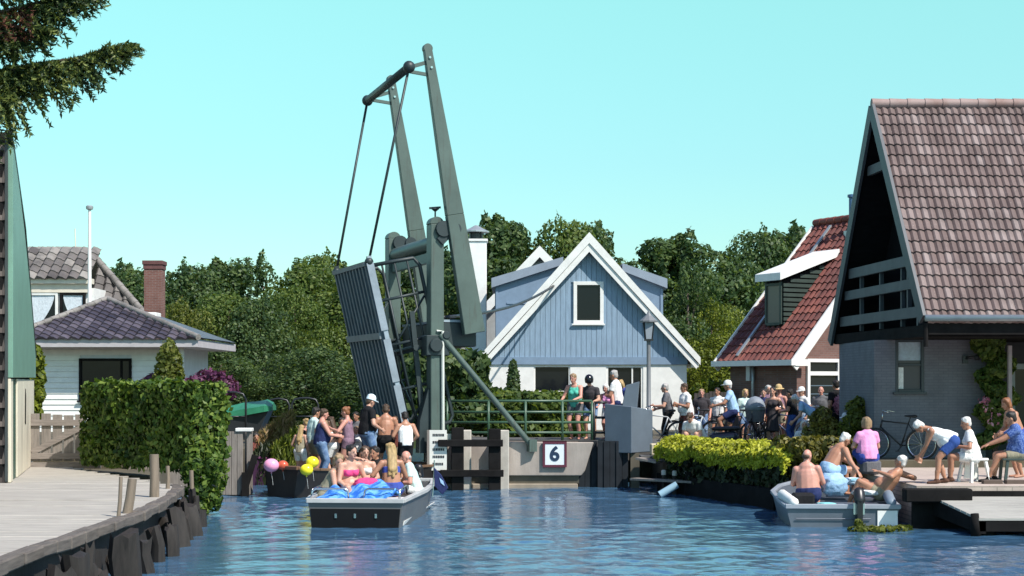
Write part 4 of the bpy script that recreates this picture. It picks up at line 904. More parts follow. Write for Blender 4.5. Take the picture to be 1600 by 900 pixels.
# ---- concrete abutment, with wing, footing and sheet piling coloured dark for the shadow there
def abutment():
    Y = 38.5; t = thing('abutment', 'stained concrete bridge abutment carrying the board with number 6', 'abutment', (1.5, Y, 0))
    x0, x1 = gx(664,Y), gx(928,Y); zt0, zt1 = 1.16, 1.14; mb = MB()
    xc = gx(914,Y)
    mb.prism([(x0,Y,.30), (gx(908,Y),Y,.30), (xc,Y,.42), (x1-.05,Y,1.0), (x1,Y,zt1), (x0,Y,zt0)], (0,2.4,0)); put(mb, 'wall', CONC, t, bevel=.02)
    put(MB().box(x0+.15, gx(903,Y), Y-.03, Y+2.2, -.9, .10), 'footing', paint('pale_footing', (.30,.25,.19), .85, .35, 1.5, .3), t, bevel=.02)
    put(MB().box(x0+.1, gx(905,Y), Y+.10, Y+2.2, .101, .299), 'recess', CONCD, t)
    mb = MB()
    for k in range(8): mb.box(gx(905+k*9.6,38.5), gx(914+k*9.6,38.5), 38.44+.03*(k % 2)+(.18 if k < 3 else 0), 38.62+.03*(k % 2)+(.18 if k < 3 else 0), -1, 1.17)
    put(mb, 'shadow_toned_piling', paint('shadow_toned_piling', (.018,.022,.027), .8, .3, spec=.2), t)  # near-black colour carries the shadow on the wall's right end
    mb = MB(); mb.box(x0+.01, gx(1000,38.5), Y+.3, Y+2.39, zt0+.003, zt0+.02); put(mb, 'paving', paint('asphalt', (.09,.085,.08)), t)
    # number board
    Yb = Y-.06; s = thing('number_board', 'square white board with a dark red border and the number 6', 'sign', at(866.5,710,Yb))
    bx0, bx1, bz0, bz1 = gx(848,Yb), gx(885.5,Yb), gx(0,Yb) and gz(730,Yb), gz(690,Yb); fw = .06
    RED = paint('dark_red', (.10,.014,.03), .5, .1)
    put(MB().box(bx0+fw*.5, bx1-fw*.5, Yb-.012, Yb+.02, bz0+fw*.5, bz1-fw*.5), 'panel', paint('sign_white', (.72,.76,.78), .5, .06), s)
    mb = MB(); mb.box(bx0,bx0+fw,Yb-.022,Yb+.03,bz0,bz1); mb.box(bx1-fw,bx1,Yb-.022,Yb+.03,bz0,bz1); mb.box(bx0+fw,bx1-fw,Yb-.022,Yb+.03,bz1-fw,bz1); mb.box(bx0+fw,bx1-fw,Yb-.022,Yb+.03,bz0,bz0+fw); put(mb, 'border', RED, s)
    c = bpy.data.curves.new('numeral', 'FONT'); c.body = '6'; c.size = .50; c.align_x = 'CENTER'; c.align_y = 'CENTER'; c.extrude = .004; c.offset = .016
    o = bpy.data.objects.new('numeral', c); COL.objects.link(o); PENDING.append(o); o.parent = s; o.rotation_euler = (PI/2, 0, 0); o.location = (0, -.018, .0); c.materials.append(paint('navy_ink', (.012,.03,.07), .5, .1))
    # low white caps on the kerb
abutment()
def notice_board():
    Y = 37.6; s = thing('notice_board', 'narrow white notice board with rows of lettering at the bridge end of the abutment', 'sign', at(684,704,Y))
    x0, x1, z0, z1 = gx(671,Y), gx(698,Y), gz(735,Y), gz(672,Y)
    put(MB().box(x0,x1,Y,Y+.04,z0,z1), 'panel', paint('notice_white', (.74,.72,.66), .55, .12), s)
    mb = MB(); r = random.Random(4); z = z1-.10
    rows = 5
    for k in range(rows):
        x = x0+.08
        while x < x1-.09: w_ = r.uniform(.02,.05); mb.box(x, min(x+w_, x1-.06), Y-.008, Y-.001, z-.05, z+.01); x += w_+.012
        z -= (z1-z0-.1)/rows
    put(mb, 'lettering', paint('ink', (.03,.03,.035), .6, .1), s)
    put(MB().box(x0-.06, x0-.005, Y, Y+.08, -.6, z1), 'post', WOODG, s)
notice_board()
def fender_frame():
    Y = 37.7; t = thing('fender_frame', 'black timber fender frame of two posts and two rails before the concrete wall', 'fender', (gx(744,Y), Y, 0))
    for px in (715, 773): mb = MB(); x = gx(px,Y); mb.box(x-.15, x+.15, Y-.12, Y+.12, -1, gz(668 if px == 715 else 670,Y)); put(mb, 'post', BLACKW, t, bevel=.015)
    for a, b, py, th in ((685,786,692,.17), (688,787,739,.17)): mb = MB(); mb.box(gx(a,Y), gx(b,Y), Y-.22, Y-.122, gz(py,Y)-th/2, gz(py,Y)+th/2); put(mb, 'rail', BLACKW, t, bevel=.012)
    for px, py in ((730,672), (789,672)):
        x = gx(px,38.2); put(MB().box(x-.2, x+.1, 38.05, 38.45, -.9, gz(py,38.2)), 'backing_post', paint('pale_concrete', (.5,.46,.40), .8, .25, 2, .3), t, bevel=.02)
fender_frame()
def pipe_railing(label, pts, zs, posts, mat, base):
    t = thing('pipe_railing', label, 'railing', (pts[0][0], pts[0][1], base))
    for z in zs: mb = MB(); mb.tube([(x,y,base+z) for x, y in pts], .032, 8); put(mb, 'rail', mat, t, smooth=True)
    a, b = Vector((*pts[0],0)), Vector((*pts[-1],0))
    for f in posts: q = a+(b-a)*f; mb = MB(); mb.tube([q+Vector((0,0,base-.05)), q+Vector((0,0,base+max(zs)))], .036, 8); put(mb, 'post', mat, t, smooth=True)
    return t
pipe_railing('green four-bar pipe railing along the abutment edge, beside the diagonal strut', [(gx(694,38.9),38.9), (gx(925,38.9),38.9)], (.22,.48,.74,1.02), (0.02,.3,.55,.8,1), RAILG, 1.15)
pipe_railing('short black railing in front of the people on the bridge approach', [(gx(928,38.9),38.9), (gx(948,38.9),38.9)], (.22,.60,.98), (0,1), DARKM, 1.15)
def kiosk():
    Y = 38.3; t = thing('control_desk', 'blue grey concrete bridge control desk standing at the end of the abutment', 'control desk', (gx(984,Y), Y+.4, .7))
    A = at(946,706,Y); Bc = at(986,712,Y-.1); Cc = at(1020,705,Y+.9)
    zt = gz(634,Y); zb = gz(708,Y); mb = MB()
    fp = [(gx(946,Y),Y+.35), (gx(987,Y-.05),Y-.05), (gx(1020,Y+.85),Y+.85), (gx(980,Y+1.2),Y+1.25)]
    tops = [zt+.05, zt-.02, zt-.12, zt-.02]
    vs = [(x,y,zb) for x, y in fp]+[(x,y,z) for (x,y), z in zip(fp, tops)]
    mb.add(vs, [(3,2,1,0), (4,5,6,7)]+[(i,(i+1)%4,4+(i+1)%4,4+i) for i in range(4)]); put(mb, 'plinth', KIOSK, t, bevel=.015)
    x0, x1 = gx(971,Y+.6), gx(998,Y+.6); mb = MB(); mb.prism([(x0,Y+.45,zt-.05), (x1-.06,Y+.4,zt-.05), (x1,Y+.4,gz(596,Y)), (x0+.10,Y+.45,gz(602,Y))], (.05,.5,0)); put(mb, 'panel_box', KIOSK, t, bevel=.012)
    mb = MB(); mb.box(gx(986,Y), gx(1000,Y), Y+.15, Y+.6, -1, zb-.002); put(mb, 'foot', CONCD, t)
kiosk()
def lamp():
    Y = 42.5; x = gx(1013.5,Y); t = thing('street_lamp', 'grey lamp post with a square lantern before the right side of the blue house', 'street lamp', (x, Y, Z_R))
    G = paint('lamp_grey', (.17,.18,.19), .45, .15); zt = gz(489,Y)
    mb = MB(); mb.tube([(x,Y,Z_R-.1), (x,Y,Z_R+.9), (x,Y,Z_R+.92), (x,Y,zt-.75)], [.085,.08,.062,.055], 12); put(mb, 'pole', G, t, smooth=True, auto=50)
    mb = MB(); z = zt-.72
    lan = [(-.11,-.11),(.11,-.11),(.11,.11),(-.11,.11)]
    mb.add([(x+a*.8,Y+b*.8,z) for a, b in lan]+[(x+a*1.2,Y+b*1.2,z+.46) for a, b in lan], [(3,2,1,0),(4,5,6,7)]+[(i,(i+1)%4,4+(i+1)%4,4+i) for i in range(4)]); put(mb, 'lantern_glass', glass('milk_glass', (.32,.36,.40), .25), t)
    mb = MB()
    for a, b in lan: mb.bar((x+a*.82,Y+b*.82,z-.01), (x+a*1.23,Y+b*1.23,z+.47), .025, .025)
    mb.box(x-.12,x+.12,Y-.12,Y+.12,z-.05,z-.005); put(mb, 'lantern_frame', DARKM, t)
    mb = MB(); mb.lathe((x,Y,z+.462), [(.25,0), (.25,.04), (.10,.18), (.04,.26), (.02,.33)], 8); put(mb, 'lantern_roof', G, t)
lamp()
# ---- garden gate, wooden guide wall, railings and reeds on the left bank
def gate():
    Y = 35.4; t = thing('garden_gate', 'weathered grey wooden gate with upright boards and a diagonal brace, left of the hedge', 'gate', (gx(92,Y), Y, Z_DECK))
    xs = [(gx(47+i*17.6,Y), gx(47+i*17.6+14.5,Y)) for i in range(5)]; z0, z1 = .82, gz(647,Y); mb = MB()
    for a, b in xs: mb.box(a, b, Y, Y+.03, z0, z1+random.uniform(-.03,.03))
    put(mb, 'boards', WOODG, t, bevel=.004)
    mb = MB(); a, b = xs[0][0], xs[-1][1]
    for z in (z0+.12, z1-.20): mb.box(a, b, Y-.045, Y-.002, z-.07, z+.07)
    put(mb, 'rail', WOODH, t, bevel=.004)
    mb = MB(); mb.bar((a+.05,Y-.024,z0+.2), (b-.02,Y-.024,z1-.28), .04, .13, up=(0,0,1)); put(mb, 'brace', WOODH, t)
    mb = MB(); mb.box(a-.14, a-.02, Y-.06, Y+.08, .6, z1+.1); put(mb, 'post', WOODG, t)
    mb = MB(); mb.box(a-.1, b+.4, Y-.15, Y-.05, .66, .80); put(mb, 'threshold', WOODH, t)
gate()
def guide_wall():
    Y = 35.7; t = thing('guide_wall', 'weathered grey plank guide wall with a pale cap at the left of the passage', 'guide wall', (gx(370,Y), Y, 0)); z1 = gz(673,Y)
    mb = MB(); n = 4; a, b = gx(343,Y), gx(379,Y)
    for i in range(n): mb.box(a+(b-a)*i/n+.008, a+(b-a)*(i+1)/n, Y, Y+.06, .02, z1-.02)
    put(mb, 'planks', WOODG, t, bevel=.006)
    mb = MB()
    for k in range(7): y = Y+.07+k*.42; x = b+.02-k*.08; mb.box(x-.06+.12, x+.02+.12, y, y+.40, .02, z1-.02)
    put(mb, 'side_planks', WOODG, t, bevel=.006)
    mb = MB(); mb.box(gx(368,Y), gx(393,Y), Y-.04, Y+.3, z1-.018, z1+.06); put(mb, 'cap', WHITE, t, bevel=.01)
    mb = MB(); mb.bar((b+.02,Y-.07,.0), (b+.30,Y-.06,.95), .07, .14); mb.box(b+.0, b+.16, Y-.12, Y-.02, -.9, .55); mb.box(a, b+.1, Y+.005, Y+.3, -.9, .018); put(mb, 'prop', BLACKW, t)
    mb = MB(); mb.box(a-2.2, a-.02, Y+.3, Y+.36, -.5, .93); put(mb, 'return_wall', WOODG, t)
guide_wall()
L = [((gx(px,38.8), 38.6+random.uniform(-.3,2.0), z), (.32,.35,.36)) for px in range(352,398,7) for z in (.8,1.1,1.4)]
# reeds, green tarpaulin on a laid up boat, purple shrub, tall garden plants
def reeds(label, px0, px1, Y, base, top, n, kind, spread=1.2, cat='reeds'):
    x0, x1 = gx(px0,Y), gx(px1,Y); t = thing('reed_clump', label, cat, ((x0+x1)/2, Y, base)); P = np.zeros((n,3)); N = np.zeros((n,3))
    hh = gz(top,Y)-base
    P[:,0] = rng.uniform(x0,x1,n)-(x0+x1)/2; P[:,1] = rng.uniform(0,spread,n); P[:,2] = rng.random(n)**.7*hh*(.8+.2*np.sin(P[:,0]*3)); N[:,1] = -1; N += rng.normal(0,.4,(n,3))
    mesh_obj('blades', leaf_mesh('blades', P, N, .16, .13, LEAFM[kind], .3, droop=np.tile([.1,0,1],(n,1))), t)
reeds('brownish dry reed bed along the canal edge behind the pink balloon', 398, 455, 40.5, .25, 646, 5200, 'reed', .6)
reeds('green reed clump left of the standing crowd in the dark boat', 425, 475, 39.6, .0, 662, 3200, 'lime', .5)
reeds('tuft of reed at the foot of the wooden guide wall', 383, 415, 39.5, .0, 690, 500, 'bank', .8)
shrub('purple flowering shrub right of the white annex', 'shrub', 'purple_shrub', [((gx(px,50),50+random.random()*.6,gz(py,50)),(.42,.4,.30)) for px, py in ((305,600),(318,592),(330,598),(342,594),(352,604),(325,612),(345,615),(310,615))], 1500, .09, 'purple')
shrub('few purple flowers at the foot of the topiary before the annex', 'flowers', 'purple_flowers', [((gx(px,49.5),49.5,gz(py,49.5)),(.2,.2,.12)) for px, py in ((232,595),(240,590))], 160, .07, 'purple')
shrub('clipped upright green conifer before the right end of the annex', 'conifer', 'garden_conifer', [((gx(265+dx,49),49+.1*dx/10,gz(py,49)),(r,r,.34)) for dx, py, r in ((0,548,.26),(-3,560,.32),(4,565,.33),(-4,578,.38),(4,585,.40),(0,600,.42),(-6,592,.38),(-16,598,.2),(0,620,.4))], 2600, .07, 'olive')
shrub('tall yellowish green shrub squeezed between the green panelled shed and the annex', 'shrub', 'tall_shrub', [((gx(px,42),42+random.uniform(-.2,.2),gz(py,42)),(.22,.25,.32)) for px, py in ((50,555),(56,565),(52,580),(57,592),(50,605),(56,615),(50,628),(48,640),(53,650))], 1700, .085, 'lime')
def tarp_boat():
    Y = 46; t = thing('covered_boat', 'small boat laid up on the bank under a bright green tarpaulin', 'boat', (gx(390,Y), Y, Z_L))
    n = 9; vs = []; x0, x1 = gx(342,Y), gx(428,Y)
    for i in range(n+1):
        u = i/n; x = x0+(x1-x0)*u; wd = (.75 if u < .9 else .45)*(.6+.4*u)
        zt = gz(641-19*u**.7+(6 if i == n else 0)+random.uniform(-1.2,1.2),Y); zb = gz(657-16*u,Y)
        vs += [(x,Y-wd,zb), (x,Y-wd*.95,(zb+zt)/2), (x,Y,zt), (x,Y+wd*.95,(zb+zt)/2), (x,Y+wd,zb)]
    mb = MB(); mb.add(vs, [(i*5+j,(i+1)*5+j,(i+1)*5+j+1,i*5+j+1) for i in range(n) for j in range(4)]+[(0,1,2,3,4),tuple(n*5+j for j in (4,3,2,1,0))]); put(mb, 'tarpaulin', paint('green_tarp', (.03,.20,.10), .4, .25, 3, .3), t, smooth=True, auto=35)
    mb = MB(); mb.prism([(x0+.2,Y-.5,Z_L-.05), (x1-.5,Y-.5,Z_L-.05), (x1-.1,Y-.5,gz(642,Y)), (x0+.05,Y-.5,gz(658,Y))], (0,1.0,0)); put(mb, 'hull', DARKM, t)
tarp_boat()
def arch_railing(label, arcs, Y, base):
    t = thing('bow_railing', label, 'railing', (gx(arcs[0][0],Y), Y, base))
    for a, b, top in arcs:
        mb = MB(); xa, xb, zt = gx(a,Y), gx(b,Y), gz(top,Y); mb.tube([(xa,Y,base-.05), (xa,Y,zt-.2), (xa+.08,Y,zt-.05), (xa+.3,Y,zt), (xb-.3,Y,zt), (xb-.08,Y,zt-.05), (xb,Y,zt-.2), (xb,Y,base-.05)], .032, 7)
        mb.tube([(xa,Y,(base+zt)/2), (xb,Y,(base+zt)/2)], .025, 6); put(mb, 'bar', DARKM, t, smooth=True)
arch_railing('dark hoop railing in front of the green tarpaulin', [(338,384,613)], 44.5, Z_L)
arch_railing('dark hoop railings on the bank behind the reeds', [(418,452,623), (456,497,622)], 50, Z_L)
shrub('dark leafy bushes behind the green pipe railing, left of the blue house', 'bushes', 'garden_bush', [((gx(px,47),46.5+random.random()*2,gz(py,47)),(.6,.55,.5)) for px in range(655,745,16) for py in (572,600,628,650)]+[((gx(px,47),46.5+random.random()*2,gz(py,47)),(.6,.5,.4)) for px in range(745,800,14) for py in (628,648,660)], 7000, .13, 'dark')
shrub('green garden border behind the pipe railing in front of the dark windows', 'bushes', 'garden_bush', [((gx(px,45),44.5+random.random(),gz(py,45)),(.5,.5,.38)) for px in range(785,905,15) for py in (632,650,668)], 5200, .10, 'mid')
shrub('slim dark cypress against the white wall of the blue house', 'cypress', 'cypress', [((gx(802,55.5),55.5,gz(py,55.5)),(r,r,.45)) for py, r in ((580,.16),(592,.22),(604,.25),(618,.27),(632,.27))], 2200, .055, 'dark')
shrub('small lime green shrubs behind the wooden fence next to the brick house', 'shrub', 'garden_shrub', [((gx(px,49),49,gz(py,49)),(.35,.35,.25)) for px, py in ((1096,612),(1108,606),(1120,612),(1132,608),(1140,615))], 1200, .09, 'lime')
def slat_fence():
    Y = 47.5; t = thing('board_fence', 'dark upright board fence between the blue house and the brick house', 'fence', (gx(1115,Y), Y, Z_R)); mb = MB(); x = gx(1085,Y)
    while x < gx(1150,Y): mb.box(x, x+.10, Y, Y+.025, Z_R, gz(613,Y)+random.uniform(-.04,.04)); x += .115
    put(mb, 'boards', wood('dark_fence', (.06,.05,.045), (9,9,1)), t); mb = MB(); mb.box(gx(1085,Y), gx(1150,Y), Y+.03, Y+.08, 1.7, 1.8); put(mb, 'rail', WOODG, t)
slat_fence()
# ---- the bank with the yellow topped hedge
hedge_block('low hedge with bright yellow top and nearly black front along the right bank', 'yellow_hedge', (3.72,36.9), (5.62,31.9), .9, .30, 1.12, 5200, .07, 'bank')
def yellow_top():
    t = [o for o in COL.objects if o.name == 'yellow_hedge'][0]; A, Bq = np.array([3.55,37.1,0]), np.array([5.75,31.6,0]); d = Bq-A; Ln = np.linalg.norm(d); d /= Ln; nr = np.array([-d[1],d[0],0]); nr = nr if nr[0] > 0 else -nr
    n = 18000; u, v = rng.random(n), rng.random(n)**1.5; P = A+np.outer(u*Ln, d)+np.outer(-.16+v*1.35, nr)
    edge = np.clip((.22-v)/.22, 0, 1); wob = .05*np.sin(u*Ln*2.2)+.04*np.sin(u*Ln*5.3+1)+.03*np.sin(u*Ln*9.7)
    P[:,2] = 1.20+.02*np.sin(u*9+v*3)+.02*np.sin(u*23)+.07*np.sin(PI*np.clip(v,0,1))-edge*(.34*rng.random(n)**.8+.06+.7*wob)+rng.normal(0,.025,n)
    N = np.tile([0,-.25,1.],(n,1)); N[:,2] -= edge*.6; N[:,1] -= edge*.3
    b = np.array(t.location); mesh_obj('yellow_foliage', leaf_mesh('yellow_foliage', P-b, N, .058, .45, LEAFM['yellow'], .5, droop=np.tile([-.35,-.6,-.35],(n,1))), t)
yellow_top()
land('bank_boarding_right', [(3.55,37.6), (5.4,31.7), (5.6,31.9), (3.8,37.8)], .42, BLACKW)
L = [((gx(px,31.9)+random.uniform(-.1,.1), 31.7+random.random()*.8, gz(py,32)), (.24,.25,.2)) for px in range(1236,1345,11) for py in (697,708,720,735)]
shrub('bronze and olive coloured bush at the right end of the yellow hedge', 'bush', 'bronze_bush', L, 4200, .065, 'bronze')
def flower_bush(label, pts, Y, kind, n, r=.22, size=.055, name='flower_bush', cat='flower bush'):
    return shrub(label, cat, name, [((gx(px,Y)+random.uniform(-.05,.05), Y+random.uniform(-.2,.2), gz(py,Y)), (r,r,r)) for px, py in pts], n, size, kind)
flower_bush('green flowering bush behind the bowed people, near the grey wall', [(1335,640),(1345,636),(1352,645),(1340,655),(1330,662),(1350,665),(1322,672)], 36.5, 'olive', 1500)
flower_bush('dusty olive garden plants in the middle of the seated crowd', [(1278,655),(1290,650),(1296,664),(1283,672),(1302,676),(1270,680),(1290,684)], 36.8, 'bronze', 1300)
flower_bush('pink blossoming shrub beside the person in black, near the brick house', [(1322,628),(1332,622),(1340,632),(1327,640),(1318,636),(1334,646)], 40.2, 'pinkf' if 'pinkf' in LEAFM else 'purple', 700, .25, .06)
# ---- small jetty, plank, beige box, tube
def jetty():
    t = thing('jetty', 'low wooden jetty with white tipped stakes in front of the dark bank', 'jetty', (gx(1060,36.6), 36.6, 0))
    mb = MB(); A, Bq = at(990,744,36.9), at(1136,758,35.2); A.z = Bq.z = .32; mb.bar(A, Bq, .30, .05); put(mb, 'walkway', WOODG, t)
    A, Bq = at(990,737,37.1), at(1028,741,36.8); mb = MB(); mb.bar(at(998,716,37.3), at(1030,722,37), .35, .05); put(mb, 'step', WOODG, t)
    for px, py in ((1037,738),(1054,739),(1071,740),(1091,742)):
        Y = 36.5-(px-1037)*.012; q = at(px,py,Y); mb = MB(); mb.tube([(q.x,Y,-.9), (q.x,Y,q.z)], .05, 8); s = put(mb, 'stake', PILE, t)
        put(MB().lathe((q.x,Y,q.z-.06), [(.058,0), (.058,.10), (.03,.12)], 10), 'stake_cap', paint('faded_white', (.5,.48,.44), .6, .2), s)
    mb = MB(); a = at(1076,744,35.9); mb.box(a.x-.09,a.x+.09,a.y-.08,a.y+.08,-.9,.55); put(mb, 'post', BLACKW, t)
jetty()
mb = MB(); mb.tube([at(1031,773,35.3), at(1058,757,35.3)], .085, 12); tag(put(mb, 'float_tube', paint('pale_blue_plastic', (.30,.46,.55), .35, .1), None, smooth=True, auto=50), 'pale blue plastic tube leaning out of the water by the jetty', 'tube')
mb = MB(); a = at(1027,698,37.9); mb.box(a.x-.17,a.x+.13,a.y-.2,a.y+.2,.85,1.13); o = put(mb, 'storage_box', paint('beige_box', (.55,.47,.33), .7, .15), None, bevel=.02); tag(o, 'small beige box on the step between control desk and yellow hedge', 'box')
mb = MB(); mb.box(gx(1001,37.6), gx(1040,37.6), 37.4, 38.1, .70, .845); tag(put(mb, 'stone_step', paint('step_dark', (.10,.10,.10), .8, .3)), 'dark stone step under the beige box, right of the control desk', 'step')
# ---- the quay on the right: timbers, a sloping boarding ramp, dark gap
def ramp_jetty():
    t = thing('boarding_ramp', 'wide grey plank ramp sloping down to the water from the paved quay', 'ramp', (9.5, 27, 0))
    a, b, c, d = Vector((7.55,28.05,.56)), Vector((7.98,26.25,.26)), Vector((15,26.25,.26)), Vector((15,28.05,.56)); n = 9; mb = MB()
    for i in range(n):
        u0, u1 = i/n+.006, (i+1)/n-.004; mb.prism([a+(b-a)*u0, a+(b-a)*u1, d+(c-d)*u1, d+(c-d)*u0], (0,0,.045))
    put(mb, 'planks', wood('ramp_boards', (.36,.345,.31), (1,9,9), var=.3), t, bevel=.004)
    mb = MB(); mb.prism([a-Vector((0,0,.01)), b-Vector((0,0,.01)), b-Vector((0,0,.22)), a-Vector((0,0,.30))], (.12,0,0)); mb.prism([b+Vector((0,0,-.01)), c+Vector((0,0,-.01)), c+Vector((0,0,-.18)), b+Vector((0,0,-.18))], (0,.1,0)); put(mb, 'frame', BLACKW, t)
    for x in (8.2, 10.2): mb = MB(); mb.box(x-.09,x+.09,26.4,26.58,-1,.23); put(mb, 'pile', BLACKW, t)
    mb = MB(); mb.tube([b+Vector((-.03,.06,-.3)), b+Vector((-.06,.05,.12))], [.09,.07], 9); put(mb, 'corner_post', BLACKW, t, smooth=True)
ramp_jetty()
mb = MB(); mb.box(7.05, 8.25, 27.50, 27.79, .48, .72); o = put(mb, 'quay_timber', BLACKW, None, bevel=.02); tag(o, 'thick black timber beam at the quay edge beside the grey boat', 'timber')
mb = MB(); mb.box(7.25, 15.0, 27.80, 27.885, -1, .66); tag(put(mb, 'quay_facing', BLACKW), 'dark facing of the quay behind the grey boat', 'facing')
for px in (1552, 1588):
    Y = 28.4; mb = MB(); x = gx(px,Y); mb.box(x-.18, x+.18, Y, Y+.14, Z_Q-.02, Z_Q+.075); tag(put(mb, 'loose_block', paint('brown_block', (.10,.07,.055), .8, .3), None, bevel=.01), 'short dark block on the quay, left one of two' if px == 1552 else 'short dark block on the quay, nearest the right edge', 'block', 'blocks along the quay edge')
shrub('small patch of yellow green water plants beside the grey boat', 'water plants', 'water_plants', [((gx(px,27.2),27.2+random.uniform(-.2,.2),.03),(.17,.16,.05)) for px in (1340,1355,1365,1378,1390,1402,1414)]+[((gx(1342,27.2),27.2,.12),(.06,.06,.08))], 600, .05, 'olive', stem=False)
# ---- conifer branches reaching in at the top left
def conifer():
    X, Y = -8.9, 24.2; t = thing('conifer', 'drooping conifer boughs with rusty cones hanging in at the top left corner', 'conifer tree', (X, Y, .6))
    mb = MB(); mb.tube([(X,Y,.3), (X+.05,Y,4), (X,Y,8), (X+.05,Y,12.5)], [.30,.25,.17,.05], 12); put(mb, 'trunk', BARK, t, smooth=True)
    br = [([(-90,150),(0,112),(60,100),(120,92),(168,76),(208,70)], 6, 1.0), ([(-90,40),(0,20),(60,5),(110,-10),(152,-14)], 7, 1.0), ([(-90,100),(-20,105),(20,118),(55,116)], 4, .75), ([(-90,20),(-20,40),(30,52),(78,44)], 5, .75), ([(-90,140),(-30,135),(5,140),(24,150)], 2, .5),
          ([(-90,-60),(20,-60),(90,-70),(150,-90)], 6, .9), ([(-90,-120),(-20,-140),(60,-170)], 5, .9), ([(-200,60),(-260,20),(-330,0)], 5, .9), ([(-200,-60),(-280,-90)], 4, .9)]
    bm_ = MB(); P = []; N = []; D = []; Pr = []; Nr = []; Dr = []; r = random.Random(5)
    for pts, w_, drop in br:
        dy = r.uniform(-.3,.3); Q = [at(px,py,Y+dy*(i/3)) for i, (px,py) in enumerate(pts)]; bm_.tube(Q, [.05*(1-.8*i/(len(Q)-1)) for i in range(len(Q))], 6)
        for i in range(len(Q)-1):
            seg = Q[i+1]-Q[i]
            for k in range(int(seg.length*150)):
                f = r.random(); q = Q[i]+seg*f; u = (i+f)/(len(Q)-1); L = drop*(1-.72*u)*r.uniform(.45,1.15)
                a = r.uniform(-1,1); dirv = (seg.normalized()*r.uniform(.15,.9)+Vector((0, a*.8, -r.uniform(.35,1.25)*(1.15-.6*u)+(.35 if r.random() < .22 else 0)))).normalized()
                nn = max(7, int(L*46))
                for j in range(nn):
                    s = L*(j/nn); c = q+dirv*s+Vector((0,0,-.28*s*s)); sd = dirv.cross(Vector((r.uniform(-1,1),r.uniform(-1,1),r.uniform(-1,1)))).normalized(); dd = (dirv*.8+sd*.7).normalized()
                    c = c+sd*.03*r.random()
                    rust = pts[0][1] in (40,20) and -10 < 800+(c.x)*F/c.y < 52 and r.random() < .62 and (600-(c.z-EYE)*F/c.y) < 66
                    (Pr if rust else P).append(c-Vector(t.location)); (Nr if rust else N).append(sd.cross(dd)); (Dr if rust else D).append(dd)
    put(bm_, 'branch', BARK, t, smooth=True)
    mesh_obj('foliage', leaf_mesh('foliage', P, N, .055, .30, LEAFM['conifer'], .3, droop=np.array(D)), t)
    if Pr: mesh_obj('dead_foliage', leaf_mesh('dead_foliage', Pr, Nr, .05, .28, LEAFM['rust'], .3, droop=np.array(Dr)), t)
conifer()
# ================================================================== PEOPLE

def soft(mb, name, mat, parent, voxel, iters=4, fac=.5):
    o = put(mb, name, mat, parent, smooth=True, local=True)
    r = o.modifiers.new('r', 'REMESH'); r.mode = 'VOXEL'; r.voxel_size = voxel; r.use_smooth_shade = True
    s = o.modifiers.new('s', 'SMOOTH'); s.factor = fac; s.iterations = iters; PENDING.append(o); return o
def finalize():
    bpy.context.view_layer.update(); dg = bpy.context.evaluated_depsgraph_get()
    news = [(o, bpy.data.meshes.new_from_object(o.evaluated_get(dg))) for o in PENDING]
    for o, me in news:
        me.name = o.name
        if o.type == 'FONT':      # lettering becomes a mesh
            q = bpy.data.objects.new(o.name, me); COL.objects.link(q); q.parent = o.parent; q.location = o.location; q.rotation_euler = o.rotation_euler; bpy.data.objects.remove(o); q.name = 'numeral'
        else: o.modifiers.clear(); o.data = me
SKINS = {'light': (.56,.31,.22), 'tan': (.43,.21,.13), 'pink': (.60,.29,.22), 'pale': (.66,.42,.32), 'brown': (.33,.15,.09)}
HAIRC = {'dark': (.018,.013,.010), 'brown': (.07,.04,.022), 'blond': (.42,.28,.12), 'grey': (.42,.40,.38), 'white': (.72,.70,.66), 'ginger': (.26,.10,.04), 'sandy': (.30,.20,.11)}
def ik(a, b, l1, l2, pole):
    d = b-a; L = min(d.length, (l1+l2)*.995); n = d.normalized(); b = a+n*L
    x = (l1*l1-l2*l2+L*L)/(2*L); hgt = math.sqrt(max(0, l1*l1-x*x)); p = Vector(pole); p = p-n*p.dot(n)
    if p.length < 1e-4: p = Vector((.3,1,.1))-n*n.dot(Vector((.3,1,.1)))
    return a+n*x+p.normalized()*hgt, b
C = {}
def col(name, c=None, c2=None, scale=14): return cloth(name, c, c2, scale)
W_ = col('white', (.80,.80,.78))
